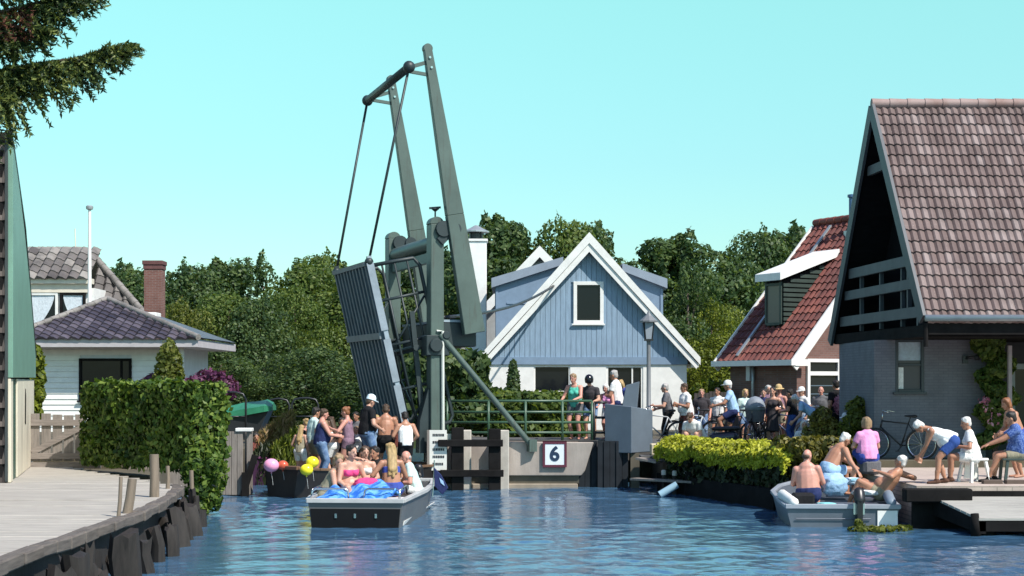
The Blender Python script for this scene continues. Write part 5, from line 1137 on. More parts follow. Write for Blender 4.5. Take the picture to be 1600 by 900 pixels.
def person(label, X, Y, z, rz, h=1.75, pose=None, sk='light', hair=('short','brown'), wear=(), sex='m', group=None, hat=None, fat=1.0, face=True, vox=.0125):
    fat = fat*1.10+.02; p = dict(hip=(0,0,.93), lean=3, side=0, twist=0, yaw=0, pitch=5); p.update(pose or {})
    k = h/1.75; V = lambda q: Vector(q)
    for n in 'lr':      # hands aimed at a point of the place
        if p.get('H'+n): p['h'+n] = tuple((Matrix.Rotation(R_(-rz), 3, 'Z') @ (Vector(p['H'+n])-Vector((X,Y,z))))/k)
    t = thing('person', label, 'person', (X, Y, z), R_(rz), group); t.scale = (k,k,k)
    RX = lambda a: Matrix.Rotation(R_(a), 3, 'X'); RZ = lambda a: Matrix.Rotation(R_(a), 3, 'Z'); RY = lambda a: Matrix.Rotation(R_(a), 3, 'Y')
    hip = V(p['hip']); R = RZ(p['twist']) @ RX(-p['lean']) @ RY(p['side']); Rp = RZ(p['twist']*.5) @ RX(-p['lean']*.45) @ RY(p['side']*.5)
    f = sex == 'f'; sw = .165 if f else .188; hw = .098 if f else .088; bw = (.145 if f else .155)*fat; cw = (.145 if f else .172)*(.6+.4*fat)
    X_ = R @ V((1,0,0)); chest = hip+R @ V((0,.012,.31)); up = hip+R @ V((0,0,.43)); nk = hip+R @ V((0,-.005,.50))
    Rh = RZ(p['yaw']) @ RX(-p['pitch']); hd = nk+(R @ V((0,.01,.055)))+Rh @ V((0,.025,.105))
    sh, hp, el, wr, kn, an = {}, {}, {}, {}, {}, {}
    for s, n in ((-1,'l'), (1,'r')):
        sh[n] = hip+R @ V((s*sw,0,.43)); hp[n] = hip+Rp @ V((s*hw,0,-.03))
        tw = p.get('h'+n) or tuple(sh[n]+V((s*.07,.06,-.50))); pole = p.get('e'+n, (s*.5,-.8,-.3))
        el[n], wr[n] = ik(sh[n], V(tw), .29, .255, pole)
        ta = p.get('f'+n) or (s*.11, -.01, .085); kp = p.get('k'+n, (s*.15,1,.25)); kn[n], an[n] = ik(hp[n], V(ta), .435, .42, kp)
    # ---- body, one continuous figure
    mb = MB(); c = mb.cone
    c(hp['l'], .105*fat, hp['r'], .105*fat, sq=1.0, side=(0,1,0))
    c(hip+R @ V((0,0,.0)), bw*.98, chest, cw, X_, .68*(.75+.25*fat)); c(chest, cw, up, cw*.78, X_, .66)
    if f:
        for s in (-1,1): mb.ball(chest+R @ V((s*.068,.085,-.005)), .062, 8, 6)
    if fat > 1.12: mb.ball(hip+R @ V((0,.06,.10)), (.15*fat,.13*fat,.15), 10, 8, rot=R)
    c(sh['l']*.86+sh['r']*.14, .062, sh['r']*.86+sh['l']*.14, .062); c(nk+R @ V((0,-.01,-.04)), .062, hd+Rh @ V((0,-.02,-.06)), .052)
    for s, n in ((-1,'l'), (1,'r')):
        am = .9 if f else 1.05
        c(sh[n], .067*am, el[n], .047*am); c(el[n], .048*am, wr[n], .030*am)
        fd = (wr[n]-el[n]).normalized(); fd = V(p['d'+n]).normalized() if p.get('d'+n) else fd
        pal = V(p.get('p'+n, (-s*1,0,0))); pal = pal-fd*pal.dot(fd); pal = pal.normalized() if pal.length > .05 else fd.orthogonal().normalized(); wd = fd.cross(pal)*1.0
        if wd.dot(V((0,1,.2))) < 0: wd = -wd
        c(wr[n], .030, wr[n]+fd*.075, .040, wd, .5)
        for q, (o, ln) in enumerate(((-.034,.062), (-.012,.078), (.011,.082), (.034,.074))):
            b0 = wr[n]+fd*.085+wd*o; m_ = b0+(fd+wd*o*3).normalized()*ln*.5; e_ = m_+(fd*.75+pal*.55+wd*o*3).normalized()*ln*.5
            c(b0-fd*.02, .0115, m_, .0105, n=6); c(m_, .0105, e_, .0085, n=6)
        b0 = wr[n]+fd*.03+wd*.03; m_ = b0+(fd*.6+wd*.7+pal*.3).normalized()*.045; c(b0, .015, m_, .012, n=6); c(m_, .012, m_+(fd*.9+wd*.15+pal*.3).normalized()*.035, .009, n=6)
        c(hp[n], .098*fat**.5*(1.05 if f else 1), kn[n], .060); c(kn[n], .058, an[n]*.62+kn[n]*.38+V((0,-.012,0)), .052); c(an[n]*.62+kn[n]*.38, .052, an[n], .036)
        sd = p.get('t'+n) or tuple((RZ(-s*8) @ V((0,1,-.04)))); sd = V(sd).normalized(); heel = an[n]+V((0,0,-.045))-sd*.04
        c(heel, .036, an[n]+sd*.155+V((0,0,-.055)), .030, V((0,0,1)).cross(sd), .75)
    mb.ball(hd+Rh @ V((0,-.006,.022)), (.077,.096,.104), 14, 10, rot=Rh); c(hd+Rh @ V((0,.035,-.045)), .062, hd+Rh @ V((0,.052,-.085)), .036, Rh @ V((1,0,0)), .85)
    c(hd+Rh @ V((0,.088,.012)), .011, hd+Rh @ V((0,.106,-.022)), .017, n=8)
    for s in (-1,1): mb.ball(hd+Rh @ V((s*.079,-.004,-.008)), (.012,.022,.032), 8, 6, rot=Rh)
    body = soft(mb, 'body', skin(sk, SKINS[sk]), t, vox, 4)
    if face:
        for s in (-1,1): m2 = MB(); m2.ball(hd+Rh @ V((s*.031,.083,.018)), (.014,.009,.009), 8, 6, rot=Rh); put(m2, 'eye', paint('eye', (.02,.015,.012), .3, .05), t, smooth=True, local=True)
        m2 = MB(); m2.ball(hd+Rh @ V((0,.086,-.052)), (.024,.010,.007), 8, 5, rot=Rh); put(m2, 'mouth', paint('lips', (.30,.08,.07), .5, .1), t, smooth=True, local=True)
    # ---- hair and hats
    st, hc = hair; hm = paint('hair_'+hc, HAIRC[hc], .55, .4, 30, .5, fine=120, stretch=(1,1,.35))
    if st != 'bald':
        m2 = MB(); H = lambda q: hd+Rh @ V(q); cut = None
        if st in ('short','long','bob','bun'):
            m2.ball(H((0,-.020,.040)), (.087,.098,.100), 14, 10, rot=Rh); m2.ball(H((0,-.058,-.012)), (.073,.058,.075), 10, 8, rot=Rh)
            for q in range(9): a = q*.7; m2.ball(H((.062*math.cos(a),-.02+.07*math.sin(a),.072+.02*math.sin(q*2.1))), .034, 7, 5)
        if st == 'fringe': m2.ball(H((0,-.055,-.005)), (.082,.058,.052), 12, 8, rot=Rh)
        if st == 'bob': 
            for s in (-1,1): m2.cone(H((s*.07,-.02,.03)), .045, H((s*.075,-.015,-.07)), .036, n=8)
            m2.cone(H((0,-.06,.02)), .08, H((0,-.065,-.09)), .062, Rh @ V((1,0,0)), .6)
        if st == 'long':
            bk = R @ V((0,-.115,.33))+hip
            m2.cone(H((0,-.06,.01)), .085, bk, .085, X_, .5); m2.cone(H((.05,-.055,0)), .045, bk+R @ V((.07,.01,-.08)), .03, n=8); m2.cone(H((-.05,-.055,0)), .045, bk+R @ V((-.06,.01,-.12)), .028, n=8); m2.cone(H((0,-.07,0)), .05, bk+R @ V((.01,-.01,-.15)), .03, n=8)
        if st == 'bun': m2.ball(H((0,-.10,.075)), .05, 10, 8)
        for i, q in enumerate(m2.v): m2.v[i] = (q[0]+random.uniform(-.004,.004), q[1]+random.uniform(-.004,.004), q[2]+random.uniform(-.004,.004))
        soft(m2, 'hair', hm, t, .011, 7)
    if hat:
        kind, hmcol = hat; m2 = MB(); H = lambda q: hd+Rh @ V(q)
        prof = [(.112,.0), (.112,.03), (.104,.075), (.075,.115), (.03,.132), (.002,.134)]
        if kind == 'helmet': prof = [(.125,-.06), (.138,.0), (.138,.05), (.12,.10), (.08,.14), (.03,.158), (.002,.16)]
        m2.lathe((0,0,0), prof, 16); m2.v = [tuple(H((q[0]*.86,q[1]-.008,q[2]+.035))) for q in m2.v]
        if kind == 'cap':
            b = MB(); b.lathe((0,0,0), [(.01,-.006),(.085,-.008),(.085,.004),(.01,.008)], 16); m2.add([H((q[0]*.85, q[1]+.10 if q[1] > -.02 else .08, q[2]+.045-.25*max(0,q[1])*.3)) for q in b.v], b.f)
        if kind == 'sunhat':
            b = MB(); b.lathe((0,0,0), [(.09,.0),(.17,-.02),(.17,-.012),(.09,.012)], 18); m2.add([H((q[0]*.9, q[1]-.008, q[2]+.045)) for q in b.v], b.f)
        put(m2, 'helmet' if kind == 'helmet' else 'hat', hmcol, t, smooth=True, local=True, auto=50)
        if kind == 'helmet':
            m2 = MB(); m2.ball(H((0,.10,.03)), (.09,.03,.045), 12, 8, rot=Rh); put(m2, 'visor', GLASS, t, smooth=True, local=True)
    # ---- clothes
    for g, m in wear:
        m2 = MB(); c = m2.cone; i = .020
        if g in ('tee','tank','shirt'):
            low = hip+R @ V((0,0,-.07)); c(low, bw*1.02+i, hip+R @ V((0,0,.1)), bw+i, X_, .78*(.75+.25*fat), flat0=True); c(hip+R @ V((0,0,.08)), bw+i, chest, cw+i, X_, .70*(.75+.25*fat)); c(chest, cw+i, up+R @ V((0,0,-.01)), cw*.80+i*.8, X_, .68, flat1=g == 'tank')
            if f:
                for s in (-1,1): m2.ball(chest+R @ V((s*.068,.088,-.005)), .068, 8, 6)
            if fat > 1.12: m2.ball(hip+R @ V((0,.06,.10)), (.15*fat+i,.13*fat+i,.15+i), 10, 8, rot=R)
            if g == 'tank':
                for s in (-1,1): m2.cone(up+R @ V((s*.085,.07,-.03)), .030, up+R @ V((s*.095,0,.062)), .024, n=8); m2.cone(up+R @ V((s*.085,-.07,-.03)), .030, up+R @ V((s*.095,0,.062)), .024, n=8)
            else:
                c(sh['l']*.9+sh['r']*.1, .074, sh['r']*.9+sh['l']*.1, .074)
                for n in 'lr': e = sh[n]+(el[n]-sh[n])*(.62 if g == 'tee' else 1.0); c(sh[n], .078, e, .070 if g == 'tee' else .058, flat1=g == 'tee'); 
                if g == 'shirt':
                    for n in 'lr': c(el[n], .058, el[n]+(wr[n]-el[n])*.85, .042, flat1=True)
        if g in ('shorts','trousers','swim'):
            c(hp['l'], .118*fat, hp['r'], .118*fat, side=(0,1,0)); c(hip+R @ V((0,0,.02)), bw+.008, hip+R @ V((0,0,.075)), bw+.004, X_, .74*(.75+.25*fat), flat1=True)
            for n in 'lr':
                if g == 'trousers': c(hp[n], .112*fat**.5, kn[n], .078); c(kn[n], .076, an[n]+(kn[n]-an[n])*.04, .060, flat1=True)
                else: c(hp[n], .112*fat**.5, hp[n]+(kn[n]-hp[n])*(.68 if g == 'shorts' else .42), .092 if g == 'shorts' else .098, flat1=True)
        if g == 'dress':
            c(hip+R @ V((0,0,.05)), bw+i, chest, cw+i, X_, .70); c(chest, cw+i, up+R @ V((0,0,-.03)), cw*.82+i, X_, .68, flat1=True); [m2.ball(chest+R @ V((s*.068,.090,-.005)), .070, 8, 6) for s in (-1,1)]
            kc = (kn['l']+kn['r'])/2; c(hip+R @ V((0,0,.06)), bw+.01, kc+V((0,0,-.05)), .20, X_, .8, flat1=True); c(hp['l'], .125, hp['r'], .125)
        if g == 'top': c(chest+R @ V((0,0,-.065)), cw+.010, chest+R @ V((0,0,.055)), cw+.006, X_, .70, flat0=True, flat1=True); [m2.ball(chest+R @ V((s*.068,.088,-.005)), .067, 8, 6) for s in (-1,1)]
        if g == 'shoes':
            for s, n in ((-1,'l'), (1,'r')):
                sd = p.get('t'+n) or tuple((RZ(-s*8) @ V((0,1,-.04)))); sd = V(sd).normalized(); heel = an[n]+V((0,0,-.042))-sd*.04
                c(heel, .047, an[n]+sd*.165+V((0,0,-.052)), .038, V((0,0,1)).cross(sd), .8); c(an[n]+V((0,0,-.04)), .048, an[n]+V((0,0,.02)), .045, flat1=True)
        nm = {'tee':'shirt','tank':'tank_top','shirt':'shirt','shorts':'shorts','swim':'swimming_trunks','trousers':'trousers','dress':'dress','top':'bikini_top','shoes':'shoes'}[g]
        soft(m2, nm, m, t, .0145, 3)
    return t
def px_person(label, px, top, Y, z, rz, **kw):
    """standing person whose head top shows at (px, top)"""
    h = gz(top, Y)-z; return person(label, gx(px, Y), Y, z, rz, h=h, **kw)
# clothes colours
BLK = col('black', (.014,.014,.016)); NAVY = col('navy', (.025,.035,.11)); JEANS = col('denim', (.11,.18,.32), (.19,.28,.42), 9); DENIM2 = col('blue_denim', (.04,.09,.30)); GREY = col('grey', (.13,.13,.14)); KHAKI = col('khaki', (.30,.27,.19))
TEAL = col('teal', (.10,.50,.38)); PINK = col('pink', (.80,.34,.60)); BROWN = col('brown', (.10,.05,.035)); PBLUE = col('pale_blue', (.36,.55,.78)); MINT = col('mint', (.56,.72,.68)); ROYAL = col('royal', (.05,.08,.34)); MAUVE = col('mauve', (.24,.15,.20)); CHAR = col('charcoal', (.045,.04,.045)); HOTP = col('hot_pink', (.70,.07,.22)); RUSTC = col('rust', (.20,.065,.05)); PATT = col('patterned_blue', (.03,.07,.26), (.13,.20,.42), 40)
SIT = dict(hip=(0,0,.46), lean=8, fl=(-.13,.42,.085), fr=(.13,.42,.085), hl=(-.17,.34,.60), hr=(.17,.34,.60), pl=(0,0,-1), pr=(0,0,-1))
def sit(**k): d = dict(SIT); d.update(k); return d

# ================================================================== BOATS
def hull(t, st, mats, floor, wall=.05, name='hull'):
    mb = MB(); vs = []
    for (y, wt, wb, zt, zb) in st:
        fz = max(zb+.04, min(floor, zt-.06)); iw = max(.03, wt-wall); ib = max(.02, wb+(wt-wb)*(fz-zb)/(zt-zb)-wall)
        vs += [(-wt,y,zt), (-wb,y,zb), (wb,y,zb), (wt,y,zt), (iw,y,zt), (ib,y,fz), (-ib,y,fz), (-iw,y,zt)]
    n = len(st); mb.add(vs, [(i*8+j, i*8+(j+1)%8, (i+1)*8+(j+1)%8, (i+1)*8+j) for i in range(n-1) for j in range(8)])
    for i in (0, n-1):
        y, wt, wb, zt, zb = st[i]; o = .05 if i == 0 else -.05
        mb.prism([(-wt,y,zt), (-wb,y,zb), (wb,y,zb), (wt,y,zt)], (0,o,0))
    return put(mb, name, mats, t, local=True)
def gunwale(t, st, mat, w_=.10, h=.07, ends=(True, True)):
    mb = MB()
    for s in (-1,1):
        pts = [Vector((s*(a[1]-.01), a[0], a[3]+.01)) for a in st]
        for i in range(len(pts)-1): mb.bar(pts[i], pts[i+1], w_, h+.001*(i % 2))
    for e, k in zip(ends, (0,-1)):
        if e: a = st[k]; mb.box(-a[1]-.02, a[1]+.02, a[0]-.05, a[0]+.07, a[3]-.03, a[3]+.052)
    return put(mb, 'gunwale', mat, t, local=True, bevel=.008)
def outboard(name, label, loc, rz, zt, parent=None):
    t = thing(name, label, 'outboard motor', loc, rz); mb = MB(); mb.cone((0,-.12,zt+.12), .105, (0,-.05,zt+.26), .10, sq=.85); put(mb, 'cowling', paint('black_cowl', (.018,.018,.02), .35, .1), t, smooth=True, local=True)
    mb = MB(); mb.prism([(-.05,-.2,zt+.1), (.05,-.2,zt+.1), (.045,-.16,-.45), (-.045,-.16,-.45)], (0,.17,0)); mb.box(-.09,.09,-.36,-.05,-.12,-.09); mb.tube([(0,-.34,-.4),(0,.05,-.4)], .055, 10); put(mb, 'leg', DARKM, t, local=True)
    mb = MB(); mb.box(-.10,.10,-.07,.07,zt-.15,zt+.06); put(mb, 'clamp', STEEL, t, local=True); mb = MB(); mb.tube([(0,.02,zt+.16),(0,.45,zt+.22)], [.02,.025], 8); put(mb, 'tiller', DARKM, t, local=True)
    return t
HGREY = paint('hull_grey', (.115,.118,.122), .4, .12, 2); HBLACK = paint('hull_black', (.008,.008,.009), .6, .15, spec=.15)
def boat_a():
    t = thing('motor_boat', 'nearest boat, flat bowed with black and pale grey hull, full of people in swimwear', 'boat', (-2.83, 27.75, 0), R_(-4.0))
    st = [(0,.87,.78,.48,-.14), (.5,.92,.80,.50,-.16), (2.5,.97,.86,.50,-.18), (4.0,.92,.80,.52,-.16), (4.9,.82,.70,.55,-.14)]
    hull(t, st, HGREY, .12); gunwale(t, st, paint('rim_pale', (.48,.48,.47), .4, .15), .10, .07)
    mb = MB(); mb.prism([(-.82,-.012,.345), (-.775,-.012,-.14), (.775,-.012,-.14), (.82,-.012,.345)], (0,-.02,0)); put(mb, 'bow_panel', HBLACK, t, local=True)
    mb = MB()
    for x in (-.35,.0,.38): mb.box(x-.02,x+.02,-.05,-.033,.18,.26)
    put(mb, 'fitting', STEEL, t, local=True)
    for s in (-1,1):
        mb = MB(); mb.tube([(s*.80,.02,.53), (s*.80,.05,.66), (s*.74,.08,.70), (s*.22,.10,.70), (s*.16,.10,.67), (s*.14,.10,.53)], .022, 8); mb.tube([(s*.80,.06,.68), (s*.80,.9,.70), (s*.80,1.0,.55)], .022, 8); put(mb, 'handrail', STEEL, t, smooth=True, local=True)
    for y in (1.15, 2.6, 3.9): put(MB().box(-.82,.82,y,y+.36,.40,.45), 'bench', WHITE, t, local=True, bevel=.008)
    mb = MB(); mb.prism([(.812,0.3,.02),(.84,.3,.10),(.87,4.6,.12),(.775,4.6,.02)], (.02,0,0)); put(mb, 'rubbing_strake', WHITE, t, local=True)
    outboard('outboard_motor', 'black outboard motor on the far right corner of the nearest boat', (-2.74+.42*1+.32, 27.75+4.98, 0), R_(180-4.9), .55)
    # blue towels over the bow
    mb = MB(); nx, ny = 26, 9; rr = random.Random(3)
    for j in range(ny+1):
        for i in range(nx+1):
            u, v = i/nx, j/ny; x = -.80+1.52*u; y = .0+.95*v
            z = .66+.10*math.sin(u*9+v*2)*.6+.05*math.sin(u*21+v*5)-.16*(1-v)**2*(u < .99)-(.18*max(0,.18-u)/.18)+.10*math.sin(PI*u)*v; mb.v.append((x,y,z))
    for j in range(ny):
        for i in range(nx): a = j*(nx+1)+i; mb.f.append((a,a+1,a+nx+2,a+nx+1)); mb.m.append(0); mb.uv.append(None)
    tw = thing('beach_towel', 'crumpled bright blue towels spread across the bow of the nearest boat', 'towel', (-2.83,27.75,0), R_(-4.0)); o = put(mb, 'towel_cloth', col('towel_blue', (.03,.17,.62), (.16,.42,.80), 7), tw, smooth=True, local=True)
    so = o.modifiers.new('s', 'SOLIDIFY'); so.thickness = .02; PENDING.append(o)
    q = at(688, 750, 31.0); mb = MB(); mb.prism([q+Vector((-.13,0,.26)), q+Vector((.02,0,.10)), q+Vector((.16,0,-.16)), q+Vector((.04,0,-.30)), q+Vector((-.12,0,-.12))], (0,.05,0))
    t3 = thing('pennant', 'dark drooping flag with a pale band at the right side of the nearest boat', 'flag', tuple(q)); put(mb, 'flag_cloth', NAVY, t3, bevel=.01); mb = MB(); mb.prism([q+Vector((-.02,-.008,.05)), q+Vector((.06,-.008,-.02)), q+Vector((.09,-.008,-.12)), q+Vector((.01,-.008,-.06))], (0,-.006,0)); put(mb, 'pale_band', col('pale_blue', (.36,.55,.78)), t3)
    mb = MB(); mb.tube([q+Vector((-.16,.02,-.35)), q+Vector((-.12,.02,.40))], .014, 6); put(mb, 'staff', STEEL, t3)
boat_a()
def boat_b():
    H = Vector((-.66,-.75,0)).normalized(); t = thing('party_boat', 'dark low boat carrying a standing crowd, with balloons at its bow', 'boat', (-2.75, 38.1, 0), math.atan2(-H.x, H.y))
    st = [(-.6,.9,.8,.60,-.15), (1.0,1.0,.9,.58,-.2), (2.6,.98,.85,.60,-.2), (3.4,.82,.66,.64,-.12), (3.85,.60,.44,.68,-.02)]
    hull(t, st, paint('hull_dark', (.020,.017,.016), .45, .3), .28); gunwale(t, st, paint('gunwale_wood', (.16,.09,.05), .5, .3), .09, .06)
    return t
boat_b()
def boat_c():
    t = thing('moored_boat', 'dark purple boat half hidden behind the wooden guide wall', 'boat', (-6.55, 41.2, 0), R_(-8)); st = [(-1.8,.15,.10,.72,-.05), (-1,.55,.42,.62,-.15), (.6,.62,.5,.58,-.15), (1.8,.55,.45,.60,-.1)]
    hull(t, st, paint('hull_purple', (.05,.02,.05), .45, .2), .15); gunwale(t, st, paint('gunwale_purple', (.18,.05,.14), .5, .2), .08, .06)
boat_c()
def balloon(label, px, py, Y, c, r, knot=-1):
    q = at(px,py,Y); t = thing('balloon', label, 'balloon', tuple(q), 0, 'balloons on the bow of the dark boat'); m = paint('balloon_'+c[0], c[1], .25, .05); mb = MB(); r *= .86; mb.ball((0,0,0), (r*1.15,r,r), 16, 12)
    put(mb, 'skin', m, t, smooth=True, local=True); mb = MB(); mb.lathe((0,0,-r-.03), [(.022,0), (.008,.02), (.02,.045)], 8); put(mb, 'knot', m, t, local=True)
    mb = MB(); mb.tube([(0,0,-r-.02), (.02,.02,-r-.15), (.03,.06,-r-.30)], .004, 4); put(mb, 'string', W_, t, local=True)
balloon('pink balloon at the bow of the dark boat', 424, 727, 35.0, ('pink', (.85,.36,.55)), .18); balloon('orange red balloon beside the pink one', 442, 727, 35.1, ('orange', (.55,.10,.05)), .13)
balloon('upper of the two yellow balloons on the dark boat', 488, 722, 34.6, ('yellow', (.90,.78,.03)), .15); balloon('lower of the two yellow balloons on the dark boat', 479, 734, 34.5, ('yellow', (.90,.78,.03)), .15)
def boat_d():
    t = thing('dinghy', 'grey aluminium dinghy with bathers aboard, moored at the quay on the right', 'boat', (6.02, 27.95, 0), R_(-3)); G = paint('dinghy_grey', (.12,.14,.17), .42, .2, 2, metal=.2)
    st = [(0,1.02,.90,.36,-.14), (.8,1.05,.92,.40,-.16), (2.4,1.0,.85,.46,-.16), (3.3,.75,.55,.52,-.1), (3.8,.35,.2,.58,.02)]
    hull(t, st, G, .08); gunwale(t, st, paint('dinghy_rim', (.30,.33,.37), .4, .1), .09, .06)
    for s, m in ((-1, WHITE), (1, paint('rail_blue_grey', (.22,.28,.34), .5, .1))):
        mb = MB(); mb.cone((s*.88,.02,.44), .09, (s*.98,.9,.52), .10, n=10); put(mb, 'corner_float', m, t, smooth=True, local=True)
    mb = MB(); mb.box(.62,.98,-.03,-.003,-.08,.30); put(mb, 'transom_panel', WHITE, t, local=True)
    mb = MB(); mb.tube([(-.85,-.03,.15),(.5,-.03,.15)], .012, 6); put(mb, 'seam', G, t, local=True)
    for y in (.55, 1.9): put(MB().box(-.95,.95,y,y+.34,.34,.38), 'bench', G, t, local=True)
    outboard('outboard_motor', 'black outboard motor on the transom of the grey dinghy', (6.02+.28, 27.93, 0), R_(-3), .38)
boat_d()
# things lying in the boats
def cushion(name, label, cat, px, py, Y, s, m, rz=0, tilt=0):
    q = at(px,py,Y); t = thing(name, label, cat, tuple(q), R_(rz)); mb = MB(); RR = Matrix.Rotation(R_(tilt),3,'X')
    if name in ('cool_box', 'low_box'): mb.obox((0,0,0), (s[0],0,0), (0,s[1],0), RR @ Vector((0,0,s[2]))); put(mb, 'cover', m, t, local=True, bevel=min(s)*.2); return t
    ph = random.uniform(0,6); sg = lambda v, e: math.copysign(abs(v)**e, v); nu, nv = 26, 14
    for i in range(nv+1):
        a = PI*i/nv
        for j in range(nu):
            b = 2*PI*j/nu; q = Vector((s[0]/2*sg(math.sin(a),.6)*sg(math.cos(b),.7), s[1]/2*sg(math.sin(a),.6)*sg(math.sin(b),.7), s[2]/2*sg(math.cos(a),.8)))
            k_ = 1+.10*math.sin(7*b+ph+3*a)+.08*math.sin(11*a+ph*2+2*b); mb.v.append(tuple(RR @ Vector((q.x*k_, q.y*k_, q.z*(1+.16*math.sin(9*q.x/s[0]+ph)*math.sin(8*q.y/s[1]+ph))))))
    for i in range(nv):
        for j in range(nu): mb.f.append((i*nu+j,(i+1)*nu+j,(i+1)*nu+(j+1)%nu,i*nu+(j+1)%nu)); mb.m.append(0); mb.uv.append(None)
    put(mb, 'cover', m, t, smooth=True, local=True); return t
cushion('cool_bag', 'bright pink bag on the lap of the pink-topped woman in the nearest boat', 'bag', 573, 757, 28.6, (.46,.2,.24), HOTP, 8)
cushion('towel', 'pale turquoise towel lying in the stern of the grey dinghy', 'towel', 1291, 788, 28.45, (.36,.3,.07), col('turq', (.25,.62,.66)), 10)
cushion('cool_box', 'black bag leaning in the back left of the grey dinghy', 'bag', 1254, 781, 28.3, (.42,.25,.26), BLK, 5)
cushion('towel', 'white towel draped on the rail of the grey dinghy, behind the motor', 'towel', 1352, 770, 28.9, (.5,.3,.10), W_, -14)
cushion('towel', 'pale blue towel between the bathers in the middle of the grey dinghy', 'towel', 1302, 757, 29.2, (.50,.40,.42), PBLUE, 14, 18)
cushion('towel', 'blue and white bundle in front of the leaning man in the dinghy', 'towel', 1330, 752, 29.5, (.5,.3,.14), col('stripe', (.75,.8,.82), (.25,.5,.66), 6), -10)
# ---- crowd in the nearest boat (all seated)
GA = 'people in the nearest boat'
def pa(label, px, top, Y, rz, pose, **kw):
    h = kw.pop('h', 1.86); kw['fat'] = kw.get('fat', 1.0)*1.10; k = h/1.75; zf = gz(top,Y)-(pose['hip'][2]+.73*math.cos(R_(pose['lean'])))*k; return person(label, gx(px,Y), Y, zf, rz, h=h, pose=pose, group=GA, **kw)
pa('dark haired woman in a pink bikini, facing the camera from the nearest boat', 545, 700, 28.9, 205, sit(lean=10, yaw=25, hl=(-.22,.30,.52), hr=(.14,.34,.50)), sk='light', hair=('bun','dark'), wear=[('top',HOTP),('swim',HOTP)], sex='f')
pa('blond long haired woman with bare back, sitting in the nearest boat', 612, 697, 29.2, 15, sit(lean=4, yaw=25, hl=(-.30,.28,.62), hr=(.24,.34,.54)), sk='tan', hair=('long','blond'), wear=[('top',ROYAL),('swim',ROYAL)], sex='f')
pa('balding man in a mint green shirt at the right of the nearest boat', 649, 709, 30.2, 95, sit(lean=16, yaw=20), sk='pink', hair=('fringe','grey'), wear=[('tee',MINT),('shorts',W_)], fat=.9, h=1.72)
pa('fair haired person bent over at the left side of the nearest boat', 509, 713, 28.9, -95, sit(lean=22, pitch=24, yaw=-60, hl=(-.18,.44,.50), hr=(.15,.44,.48)), sk='light', hair=('bob','sandy'), wear=[('tank',KHAKI),('shorts',KHAKI)], sex='f')
pa('dark haired person in black between pink-topped and blond woman, in the nearest boat', 589, 702, 30.6, 165, sit(lean=6, yaw=-15), sk='tan', hair=('short','dark'), wear=[('tee',BLK),('shorts',BLK)])
pa('brown haired woman in white with a hand raised, behind the pink-topped woman', 569, 701, 30.1, 190, sit(lean=6, hr=(.10,.28,1.0), yaw=15), sk='light', hair=('short','brown'), wear=[('top',W_),('swim',W_)], sex='f', h=1.74)
# ---- crowd standing in the dark boat
GB = 'people standing in the dark boat'
ST = dict(lean=4, pitch=12)
def pb(label, px, top, Y, rz, pose=None, **kw): return px_person(label, px, top, Y, kw.pop('z', .30), rz, pose=dict(ST, **(pose or {})), group=GB, **kw)
pb('man in a dark sleeveless vest and faded jeans in the dark boat', 501, 636, 36.2, -70, dict(hl=(-.2,.38,1.08), hr=(.16,.40,1.06)), sk='pink', hair=('short','brown'), wear=[('tank',NAVY),('trousers',JEANS)], fat=1.1)
pb('dark haired man just behind the vest wearer in the dark boat', 489, 634, 36.9, -60, sk='tan', hair=('short','dark'), wear=[('tee',MINT),('shorts',KHAKI)])
pb('blond woman in a cream top at the left end of the standing crowd', 469, 662, 36.6, -20, dict(hl=(-.24,.25,1.0)), sk='light', hair=('long','blond'), wear=[('tank',KHAKI),('shorts',W_)], sex='f')
pb('long haired woman in white between vest wearer and black shirted man', 521, 649, 37.1, 60, dict(hl=(-.1,.38,1.15), hr=(.16,.40,1.10)), sk='light', hair=('long','brown'), wear=[('top',W_),('shorts',W_)], sex='f')
pb('woman with pinned up ginger hair and a mauve swimsuit in the dark boat', 545, 633, 37.0, 75, dict(hl=(-.2,.36,1.20), hr=(.2,.3,1.0)), sk='pink', hair=('bun','ginger'), wear=[('tank',MAUVE),('swim',MAUVE)], sex='f')
pb('tall man with a white cap, black T-shirt and denim shorts in the dark boat', 573, 615, 36.9, -55, dict(hl=(-.2,.30,1.05), hr=(.24,.22,.98), pitch=18), sk='light', hair=('short','brown'), wear=[('tee',BLK),('shorts',JEANS)], hat=('cap', col('capwhite', (.70,.86,.92))), fat=1.12, z=.42)
pb('shirtless tanned man in black shorts, his back to the camera', 603, 629, 37.2, 8, dict(hl=(-.28,.22,1.12), hr=(.20,.28,1.05)), sk='tan', hair=('short','brown'), wear=[('shorts',BLK)], fat=1.12)
pb('man in a white tank top and dark shorts at the right of the standing crowd', 634, 641, 36.8, 20, dict(hl=(-.25,.25,1.05), hr=(.20,.10,.95)), sk='tan', hair=('short','dark'), wear=[('tank',W_),('shorts',BLK)])
pb('dark haired man in a grey T-shirt behind the woman in the mauve swimsuit', 558, 641, 38.3, 165, dict(hr=(.2,.32,1.15)), sk='tan', hair=('short','dark'), wear=[('tee',GREY),('shorts',BLK)])
pb('fair woman in a black tank top left of the vest wearer, hair tied up', 480, 652, 37.4, 30, dict(hl=(-.2,.3,1.1)), sk='pink', hair=('bun','blond'), wear=[('tank',BLK),('shorts',KHAKI)], sex='f')
pb('young woman in a hot pink bikini next to the vest wearer', 512, 655, 37.8, 120, dict(hr=(.2,.34,1.15)), sk='light', hair=('long','sandy'), wear=[('top',HOTP),('swim',HOTP)], sex='f')
